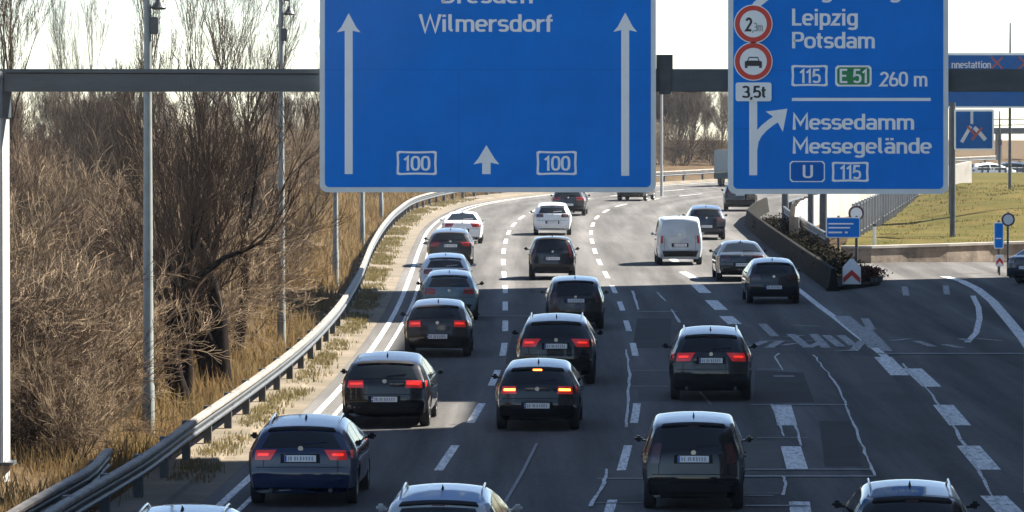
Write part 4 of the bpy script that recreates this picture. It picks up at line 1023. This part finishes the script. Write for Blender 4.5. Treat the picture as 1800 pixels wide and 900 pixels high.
# far gantry board, lane sign and masts right of the exit sign
YF = 235.0
bF = Vector((A(1770,190,YF).x, YF, gz(A(1770,190,YF).x, YF)))
root = thing('overhead_sign', 'distant wide blue overhead sign crossed by the dark gantry beam at right', 'road sign', bF)
xfF = lambda a, c, d: Vector((A(a,c,YF).x, YF-d, A(a,c,YF).z)) - bF
m = MB(); plate(m, rounded(1640,93,1900,190,3), xfF, 0, .1); m.obj('frame', sign_frame, root)
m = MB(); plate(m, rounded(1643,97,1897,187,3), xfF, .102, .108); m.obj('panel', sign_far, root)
m = word_mesh('nnestattion', 1672, 1742, 107, 120, xfF, .14, .111); m.obj('lettering', sign_shade_white, root)
for (xa,ya,xb,yb) in ((1742,100,1762,121),(1762,100,1742,121),(1790,100,1812,121),(1812,100,1790,121)):
    m = MB(); ribbon(m, [(xa,ya),(xb,yb)], 3.2, lambda a,c,d: xfF(a,c,d), .115 if xa < xb else .118); m.obj('red_cross', shade_dim_red, root)
for px in (1674, 1860):
    m = MB(); t = xfF(px,190,-.2); m.tube([(t.x,t.y,-.3),(t.x,t.y,xfF(px,95,0).z)], .16, 10); m.obj('post', dark_steel, root, 40)
YL = 215.0
bL = Vector((A(1712,262,YL).x, YL, gz(A(1712,262,YL).x, YL)))
root = thing('lane_sign', 'square blue lane sign with red crossed arrows beside the exit sign', 'road sign', bL)
xfL = lambda a, c, d: Vector((A(a,c,YL).x, YL-d, A(a,c,YL).z)) - bL
m = MB(); plate(m, rounded(1677,192,1747,264,3), xfL, 0, .08); m.obj('frame', sign_frame, root)
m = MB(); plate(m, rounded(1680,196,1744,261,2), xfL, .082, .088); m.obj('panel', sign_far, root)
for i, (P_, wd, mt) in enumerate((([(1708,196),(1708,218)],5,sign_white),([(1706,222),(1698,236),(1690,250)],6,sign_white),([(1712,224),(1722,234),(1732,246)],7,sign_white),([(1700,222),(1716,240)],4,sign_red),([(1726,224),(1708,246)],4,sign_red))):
    m = MB(); ribbon(m, P_, wd, lambda a,c,d: xfL(a,c,d), .09+.003*i); m.obj('arrow' if mt is sign_white else 'red_cross', sign_shade_white if mt is sign_white else shade_dim_red, root)
m = MB(); t = xfL(1675,264,-.1); m.tube([(t.x,t.y,-.3),(t.x,t.y,t.z+2.2)], .13, 8); m.obj('post', dark_steel, root, 40)
for (px, Y, ytop, r, lab, mt) in ((1775, 260, 40, .09, 'thin dark mast rising past the distant overhead sign', dark_steel),(1757, 330, 195, .10, 'short dark mast below the distant overhead sign', dark_steel)):
    X = A(px,300,Y).x; root = thing('mast', lab, 'mast', (X, Y, gz(X,Y))); h = A(px,ytop,Y).z-gz(X,Y)
    m = MB(); m.tube([(0,0,-.3),(0,0,h*.5),(0,0,h)], [r,r*.9,r*.45], 8); m.obj('pole', mt, root, 40)
    m = MB(); m.box((0,0,h*.55),(.3,.2,.4)); m.obj('bracket', mt, root)
# car park on top of the slope
YP = 330.0
def on(px, Y): 
    X = A(px, 300, Y).x; return Vector((X, Y, gz(X, Y)))
tz = A(1700, 322, YP).z
plat = MB(); pc = on(1760, YP); plat.box((0,0,(tz-pc.z)/2-.5),(60,26,tz-pc.z+1))
pt = tag(plat.obj('car_park', concrete, None, None, None), kind='structure'); pt.location = pc + Vector((26,12,0))
for (px, dy, kind, nm, col, lab) in ((1716,4,'hatch','hatchback_car',(.70,.71,.71),'white car parked behind the railing right of the exit sign'),(1800,5,'estate','estate_car',(.10,.13,.16),'dark car parked behind the railing at the right picture edge')):
    c = car(kind, nm, 'car', lab, col, 1500, 400, 'dark', hd=70); p = on(px, YP+dy); c.location = (p.x, p.y, tz+.01); c.rotation_euler = (0,0,R(-75 if kind == 'hatch' else 80))
for o in PROTO.values(): drop(o)     # the untinted first models
# railing
a_, c_ = on(1686, YP-1), on(1900, YP-1); a_.z = c_.z = tz
root = thing('railing', 'pale railing with dark uprights along the raised car park edge', 'railing', a_)
for hz in (.35, .75, 1.1):
    m = MB(); m.tube([(0,0,hz), c_-a_+Vector((0,0,hz))], .035, 6); m.obj('rail', post_white, root)
for i in range(22):
    m = MB(); m.box((c_-a_)*(i/21)+Vector((0,.02,.55)), (.14,.1,1.15)); m.obj('upright', dark_steel if i % 3 else post_white, root)
# far footbridge
yb_ = 420.0
a_, c_ = A(1742, 232, yb_), A(2000, 228, yb_); bz = gz(a_.x, yb_)
root = thing('footbridge', 'distant grey footbridge deck at the right edge below the far overhead sign', 'bridge', (a_.x, yb_, bz)); o = root.location
m = MB(); m.box((a_+c_)/2-o, ((c_-a_).length, 3, .55)); m.obj('deck', beam_mat, root)
for hz in (.6, 1.1):
    m = MB(); m.tube([a_-o+Vector((0,-1.5,hz)), c_-o+Vector((0,-1.5,hz))], .05, 6); m.obj('rail', dark_steel, root)
for k in (0.05,.4,.8):
    p = a_.lerp(c_, k)-o; m = MB(); m.box((p.x,p.y,p.z/2-.6),(.5,.8,p.z+1)); m.obj('pier', concrete, root)
# lorry behind the exit sign's left edge
b = G(1281, 328); root = thing('box_lorry', 'pale box lorry far off, half hidden by the left edge of the exit sign', 'lorry', b); root.rotation_euler.z = -R(22)
m = MB(); m.box((0,2.2,1.75),(2.1,4.6,1.5),.05); m.obj('cargo_box', M('lorry_box_grey', (.20,.24,.25), rough=.5), root)
m = MB(); m.box((0,5.4,1.2),(2.0,1.7,1.7),.12); m.obj('cab', M('teal_cab_paint', (.03,.09,.10), rough=.35, coat=.6), root)
m = MB(); m.box((0,2.6,.75),(1.9,6.0,.45),.03); m.obj('chassis', M('lorry_chassis', (.025,.05,.055), rough=.6), root)
tm, rm = wheel_mesh(.42, .26)
for yy_ in (1.0, 5.2):
    for sx in (-1,1): wo = link('wheel', tm, None, root, (sx*.9, yy_, .42)); link('rim', rm, None, wo)

# ------------------------------------------------------------------ vegetation
def tubes(segs, n):
    """segs: list of polylines [(p, r), ...] -> mesh data"""
    v = []; f = []
    for pl in segs:
        base = len(v)
        for i, (p, r) in enumerate(pl):
            t = (pl[min(i+1,len(pl)-1)][0]-pl[max(i-1,0)][0]).normalized()
            ref = Vector((0,0,1)) if abs(t.z) < .9 else Vector((1,0,0))
            a = t.cross(ref).normalized(); b = a.cross(t)
            for k in range(n):
                an = 2*math.pi*k/n; v.append(p+a*(r*math.cos(an))+b*(r*math.sin(an)))
        for i in range(len(pl)-1):
            for k in range(n): f.append((base+i*n+k, base+i*n+(k+1)%n, base+(i+1)*n+(k+1)%n, base+(i+1)*n+k))
    return v, f
def grow(rng, p, d, L, r, lev, maxlev, out, spread=.6, up=.12, nb=(3,5), wob=.18, seg=5, minr=.006):
    pl = [(p.copy(), r)]; q = p.copy(); dd = d.normalized(); pos = []
    for i in range(seg):
        dd = (dd+Vector((rng.gauss(0,wob), rng.gauss(0,wob), rng.gauss(0,wob)+up))).normalized()
        q = q+dd*(L/seg); rr_ = max(minr, r*(1-(i+1)/seg*(.55 if lev < maxlev else .7))); pl.append((q.copy(), rr_)); pos.append((q.copy(), dd.copy(), rr_))
    out[lev].append(pl)
    if lev >= maxlev: return
    for k in range(rng.randint(*nb)):
        i = rng.randint(1 if lev else 2, seg)-1; b, bd, br = pos[i]; j = pos[max(0,i-1)]
        ax = Vector((rng.gauss(0,1), rng.gauss(0,1), rng.gauss(0,.5))).normalized()
        nd = (bd+ax*rng.uniform(.5,1.0)*spread*1.5).normalized()
        grow(rng, b, nd, L*rng.uniform(.45,.75), br*rng.uniform(.45,.72), lev+1, maxlev, out, spread, up, nb, wob, max(3,seg-1), minr)
    b, bd, br = pos[-1]
    for k in range(2):
        ax = Vector((rng.gauss(0,1), rng.gauss(0,1), rng.gauss(0,.3))).normalized()
        grow(rng, b, (bd+ax*.4*spread).normalized(), L*rng.uniform(.5,.75), br*.8, lev+1, maxlev, out, spread, up, nb, wob, max(3,seg-1), minr)
def tree_proto(seed, H, r, lev=4, lean=(0,0), spread=.6, up=.12, nb=(3,5), stems=1, wob=.16, mats=(bark, twig1), minr=.006, first=.42):
    rng = random.Random(seed); out = [[] for _ in range(lev+1)]
    for s_ in range(stems):
        d = Vector((lean[0]+rng.gauss(0,.12)*(stems > 1)*2, lean[1]+rng.gauss(0,.1), 1))
        grow(rng, Vector((rng.gauss(0,.12)*(stems > 1), rng.gauss(0,.12)*(stems > 1), -.25)), d, H*first, r*(1 if s_ == 0 else .75), 0, lev, out, spread, up, nb, wob, 6, minr)
    thick = [pl for l in out[:2] for pl in l]; thin = [pl for l in out[2:] for pl in l]
    v1, f1_ = tubes(thick, 7); v2, f2_ = tubes(thin, 3)
    m1 = mesh('trunk', v1, f1_, 60); m1.materials.append(mats[0]); m2 = mesh('crown', v2, f2_); m2.materials.append(mats[1])
    return m1, m2
def place_tree(pm, X, Y, name, label, cat, group, rz, sc, dz=0):
    root = thing(name, label, cat, (X, Y, gz(X,Y)+dz), group); root.rotation_euler.z = rz; root.scale = (sc[0], sc[0], sc[1]) if isinstance(sc, tuple) else (sc,)*3
    link('trunk', pm[0], None, root); link('crown', pm[1], None, root); return root
# the three trees by the rail
for (px, py, seed, H, r, lean, stems, lab, sp) in ((343,722,11,7.4,.26,(-.05,0),2,'forked dark tree behind the rail, left of the leaning one',.55),(402,690,23,7.2,.31,(-.42,.1),2,'thick leaning tree coloured black as if backlit behind the guard rail',.6),(433,640,31,7.4,.17,(-.12,0),1,'slender dark tree right of the thick leaning tree',.45)):
    b = G(px, py); pm = tree_proto(seed, H, r, 4, lean, sp, .14, (3,4), stems, .17, (bark, twig1), .007)
    place_tree(pm, b.x-.2, b.y, 'bare_tree', lab, 'tree', None, 0, 1.0)
TP = [tree_proto(100+i, 11, .15, [4,5,4,5,4][i], (0,0), .42, .17, (3,4), 1+(i%2), .14, (bark2, [twig1,twig3][i%2]), .007) for i in range(5)]
SP = []
for i in range(6):
    rng = random.Random(200+i); out = [[] for _ in range(4)]
    for k in range(15):
        a = rng.uniform(0,6.28); d = Vector((math.cos(a)*rng.uniform(.1,.75), math.sin(a)*rng.uniform(.1,.75), 1))
        grow(rng, Vector((math.cos(a)*.25*rng.random(), math.sin(a)*.25*rng.random(), -.15)), d, rng.uniform(1.3,2.3), rng.uniform(.014,.026), 0, 3, out, .75, .06, (3,4), .22, 5, .0055)
    v1, f1_ = tubes(out[0], 5); v2, f2_ = tubes([p for l in out[1:] for p in l], 3)
    m1 = mesh('stems', v1, f1_); m1.materials.append([bark2,bark][i%2]); m2 = mesh('twigs', v2, f2_); m2.materials.append([twig1,twig2,twig2][i%3]); SP.append((m1,m2))
rt_ = random.Random(77)
GT = 'bare trees in the roadside wood'; GS = 'leafless shrubs behind the guard rail'
LT = 'tall bare tree in the winter wood left of the motorway'; LS = 'leafless brown shrub in the thicket left of the guard rail'
COLS = [(258, 93, 22), (495, 126, 16), (590, 165, 12), (345, 104, 30), (390, 108, 42), (415, 119, 18)]   # keep the posts and the three big trees in view
def hides(X, Y, rad=.9):
    px = 900+F*X/Y; w_ = rad*F/Y
    return any(Y < yc and abs(px-c) < w_+hw for c, yc, hw in COLS)
for i in range(60):
    tall = i < 13
    Y = rt_.uniform(150, 300) if tall else rt_.uniform(125, 390); d = rt_.uniform(3.5, 11) + max(0,(Y-118))*rt_.uniform(0,.085)
    X = rail_x(min(Y,300))-d
    if X < -.125*Y: X = -.12*Y*rt_.uniform(.6,1)
    if rail_x(Y)-X < 2.6 or hides(X, Y, .5): continue
    hz = rt_.uniform(.75,1.15) if tall else rt_.uniform(.34,.55)
    place_tree(TP[(0,2,4)[i%3] if tall else i%5], X, Y, 'bare_tree', LT, 'tree', GT, rt_.uniform(0,6.28), (hz*rt_.uniform(.55,.8) if tall else hz*rt_.uniform(.9,1.3), hz))
def shrub(i, X, Y, sc):
    root = thing('leafless_shrub', LS, 'shrub', (X, Y, gz(X,Y)-.05), GS); root.rotation_euler.z = rt_.uniform(0,6.28); root.scale = (sc*1.1, sc*1.1, sc)
    link('stems', SP[i%6][0], None, root); link('twigs', SP[i%6][1], None, root)
for i in range(74):     # near thicket, lower left
    Y = rt_.uniform(79, 88) if i < 22 else rt_.uniform(86, 135); X = rail_x(Y)-(rt_.uniform(1.75, 4.5) if i < 22 else rt_.uniform(1.9, 8.0))
    if X < -.125*Y: X = -.125*Y+rt_.uniform(0,1.5)
    if rail_x(Y)-X < 1.7 or hides(X, Y, 1.2): continue
    if Y < 84.5 and (900+F*X/Y < 75 or rail_x(Y)-X < 1.9): continue
    shrub(i, X, Y, rt_.uniform(.35,.6) if i < 22 else rt_.uniform(.55,1.0))
for i in range(66):    # wood further back
    Y = rt_.uniform(130, 400); lim = .13*Y-2; d = rt_.uniform(3.0, 9) if rt_.random() < .4 else rt_.uniform(6, max(8, lim))
    X = rail_x(min(Y,290))-d
    if hides(X, Y, .8): continue
    shrub(i, X, Y, rt_.uniform(.6,1.0))
# wood at the end of the bend (between the signs)
for i in range(34):
    px = rt_.uniform(1060, 1420); Y = rt_.uniform(385, 440); X = (px-900)/F*Y
    root = thing('bare_tree', 'grey bare tree in the wood beyond the bend between the big signs', 'tree', (X,Y,gz(X,Y)), 'bare trees beyond the bend'); root.rotation_euler.z = rt_.uniform(0,6.28); s = rt_.uniform(.42,.66); root.scale = (s*1.2,s*1.2,s)
    link('trunk', TP[i%5][0], None, root); link('crown', TP[i%5][1], None, root)
for i in range(30):
    px = rt_.uniform(1040, 1450); Y = rt_.uniform(372, 392); X = (px-900)/F*Y
    root = thing('leafless_shrub', 'low leafless shrub at the foot of the wood beyond the bend', 'shrub', (X,Y,gz(X,Y)-.05), 'shrubs beyond the bend'); s = rt_.uniform(.5,.9); root.scale = (s*1.3,s*1.3,s); root.rotation_euler.z = rt_.uniform(0,6.28)
    link('stems', SP[i%6][0], None, root); link('twigs', SP[i%6][1], None, root)
# hedge behind the crash barrier, bush on the island
leafm = M('dark_hedge_leaves', (.010,.011,.006), rough=.95, spec=.05, col2=(.024,.019,.011), nscale=2)
leafr = M('reddish_bush_leaves', (.05,.018,.016), rough=.9, spec=.05, col2=(.12,.06,.035), nscale=2)
def leafy(name, label, cat, p, rx, ry, rz, n, mat, seed, size=.07, group=None):
    rng = random.Random(seed); v = []; f = []; out = []
    for i in range(n):
        a = rng.uniform(0,6.28); c = rng.uniform(-1,1); s_ = math.sqrt(1-c*c); q = rng.random()**.45*(.8+.25*math.sin(3*a+seed)+.12*rng.gauss(0,1))
        o = Vector((rx*q*s_*math.cos(a), ry*q*s_*math.sin(a), rz*(.95+q*c*.95))); o.z = max(o.z, .02)
        u = Vector((rng.gauss(0,1),rng.gauss(0,1),rng.gauss(0,1))).normalized(); w2 = u.cross(Vector((rng.gauss(0,1),rng.gauss(0,1),rng.gauss(0,1)))).normalized(); k = size*rng.uniform(.6,1.5)
        b = len(v); v += [o+u*k, o+w2*k*.5, o-u*k, o-w2*k*.5]; f.append((b,b+1,b+2,b+3))
    root = thing(name, label, cat, p, group); me = mesh('foliage', v, f); link('foliage', me, mat, root)
    st = [[(Vector((0,0,-.1)), .02), (Vector((rng.gauss(0,rx*.4), rng.gauss(0,ry*.4), rz*1.4)), .006)] for _ in range(12)]
    v, f = tubes(st, 4); link('stems', mesh('stems', v, f), bark, root)
for i, (px, py) in enumerate(((1352,412),(1366,420),(1384,428),(1400,440),(1418,452),(1436,466),(1452,478),(1466,492))):
    p = G(px+6, py); leafy('hedge_bush', 'dark low hedge bush behind the crash barrier of the exit lane', 'bush', p, 1.0, 1.8, .50, 2600, leafm, i, .05, 'hedge bushes along the barrier')
leafy('bush', 'small reddish brown bush beside the chevron board on the island', 'bush', G(1524,500)+Vector((0,0,.1)), .75, .8, .33, 1500, leafr, 9, .05)

# dry grass on the bank and along the verge
rng = random.Random(5); v = []; f = []
def blade(X, Y, h, z):
    a = rng.uniform(0,3.14); w0 = rng.uniform(.004,.010)*(1+Y/160); lx, ly = rng.gauss(0,.3)*h, rng.gauss(0,.3)*h; dx, dy = math.cos(a)*w0, math.sin(a)*w0
    b = len(v); v.extend([(X-dx,Y-dy,z-.03),(X+dx,Y+dy,z-.03),(X+dx*.7+lx*.4,Y+dy*.7+ly*.4,z+h*.6),(X-dx*.7+lx*.4,Y-dy*.7+ly*.4,z+h*.6),(X+lx,Y+ly,z+h)])
    f.append((b,b+1,b+2,b+3)); f.append((b+3,b+2,b+4))
def tuft(X, Y, n, hs):
    z = gz(X, Y)
    for _ in range(n): blade(X+rng.gauss(0,.22), Y+rng.gauss(0,.3), hs*rng.uniform(.4,1.2), z)
for i in range(4200):
    Y = 73+ (rng.random()**1.4)*250; d = .75+rng.random()**1.2*min(16, 4+max(0,Y-84)*.12); X = rail_x(Y)-d
    if Y < 97 and d > 1.5 and rng.random() < .75: continue
    tuft(X, Y, 18, rng.uniform(.25,.75) if d < 3 else rng.uniform(.35,.95))
tag(link('dry_grass', mesh('dry_grass', v, f), grass_mat), kind='stuff')
v = []; f = []
for i in range(2600):
    Y = 84+rng.random()*200; a, b = rail_x(Y)+.1, rail_x(Y)+.75*(left_x(Y)-rail_x(Y))*.62
    X = a+(b-a)*rng.random()**2.2
    if math.sin(Y*.9)+math.sin(Y*.37+1)+rng.gauss(0,.9) < -.2: continue
    for _ in range(14): blade(X+rng.gauss(0,.12), Y+rng.gauss(0,.2), rng.uniform(.03,.12), base_z(Y)+.09)
tag(link('verge_weeds', mesh('verge_weeds', v, f), leafy_mat(M('verge_weed_blades', (.10,.09,.032), rough=.9, col2=(.17,.13,.062), nscale=.8))), kind='stuff')
v = []; f = []
for i in range(1500):
    Y = 197+rng.random()*75; X = 14+rng.random()*28+(Y-194)*.1
    for _ in range(14): blade(X+rng.gauss(0,.35), Y+rng.gauss(0,.2), rng.uniform(.03,.12), gz(X,Y)+.08)
tag(link('slope_grass', mesh('slope_grass', v, f), leafy_mat(M('slope_grass_blades', (.05,.052,.012), rough=.9, col2=(.105,.078,.024), nscale=.3))), kind='stuff')

# the light spring haze over the whole place
hz_ = MB(); hz_.box((0, 230, 40), (700, 620, 112))
hm = bpy.data.materials.new('haze'); hm.use_nodes = True; t = hm.node_tree; t.nodes.clear()
pv = t.nodes.new('ShaderNodeVolumePrincipled'); pv.inputs['Color'].default_value = (.93,.96,1,1); pv.inputs['Density'].default_value = HAZE; pv.inputs['Anisotropy'].default_value = .2
ot = t.nodes.new('ShaderNodeOutputMaterial'); t.links.new(pv.outputs[0], ot.inputs['Volume'])
if HAZE > 0: tag(hz_.obj('haze', hm), kind='stuff')
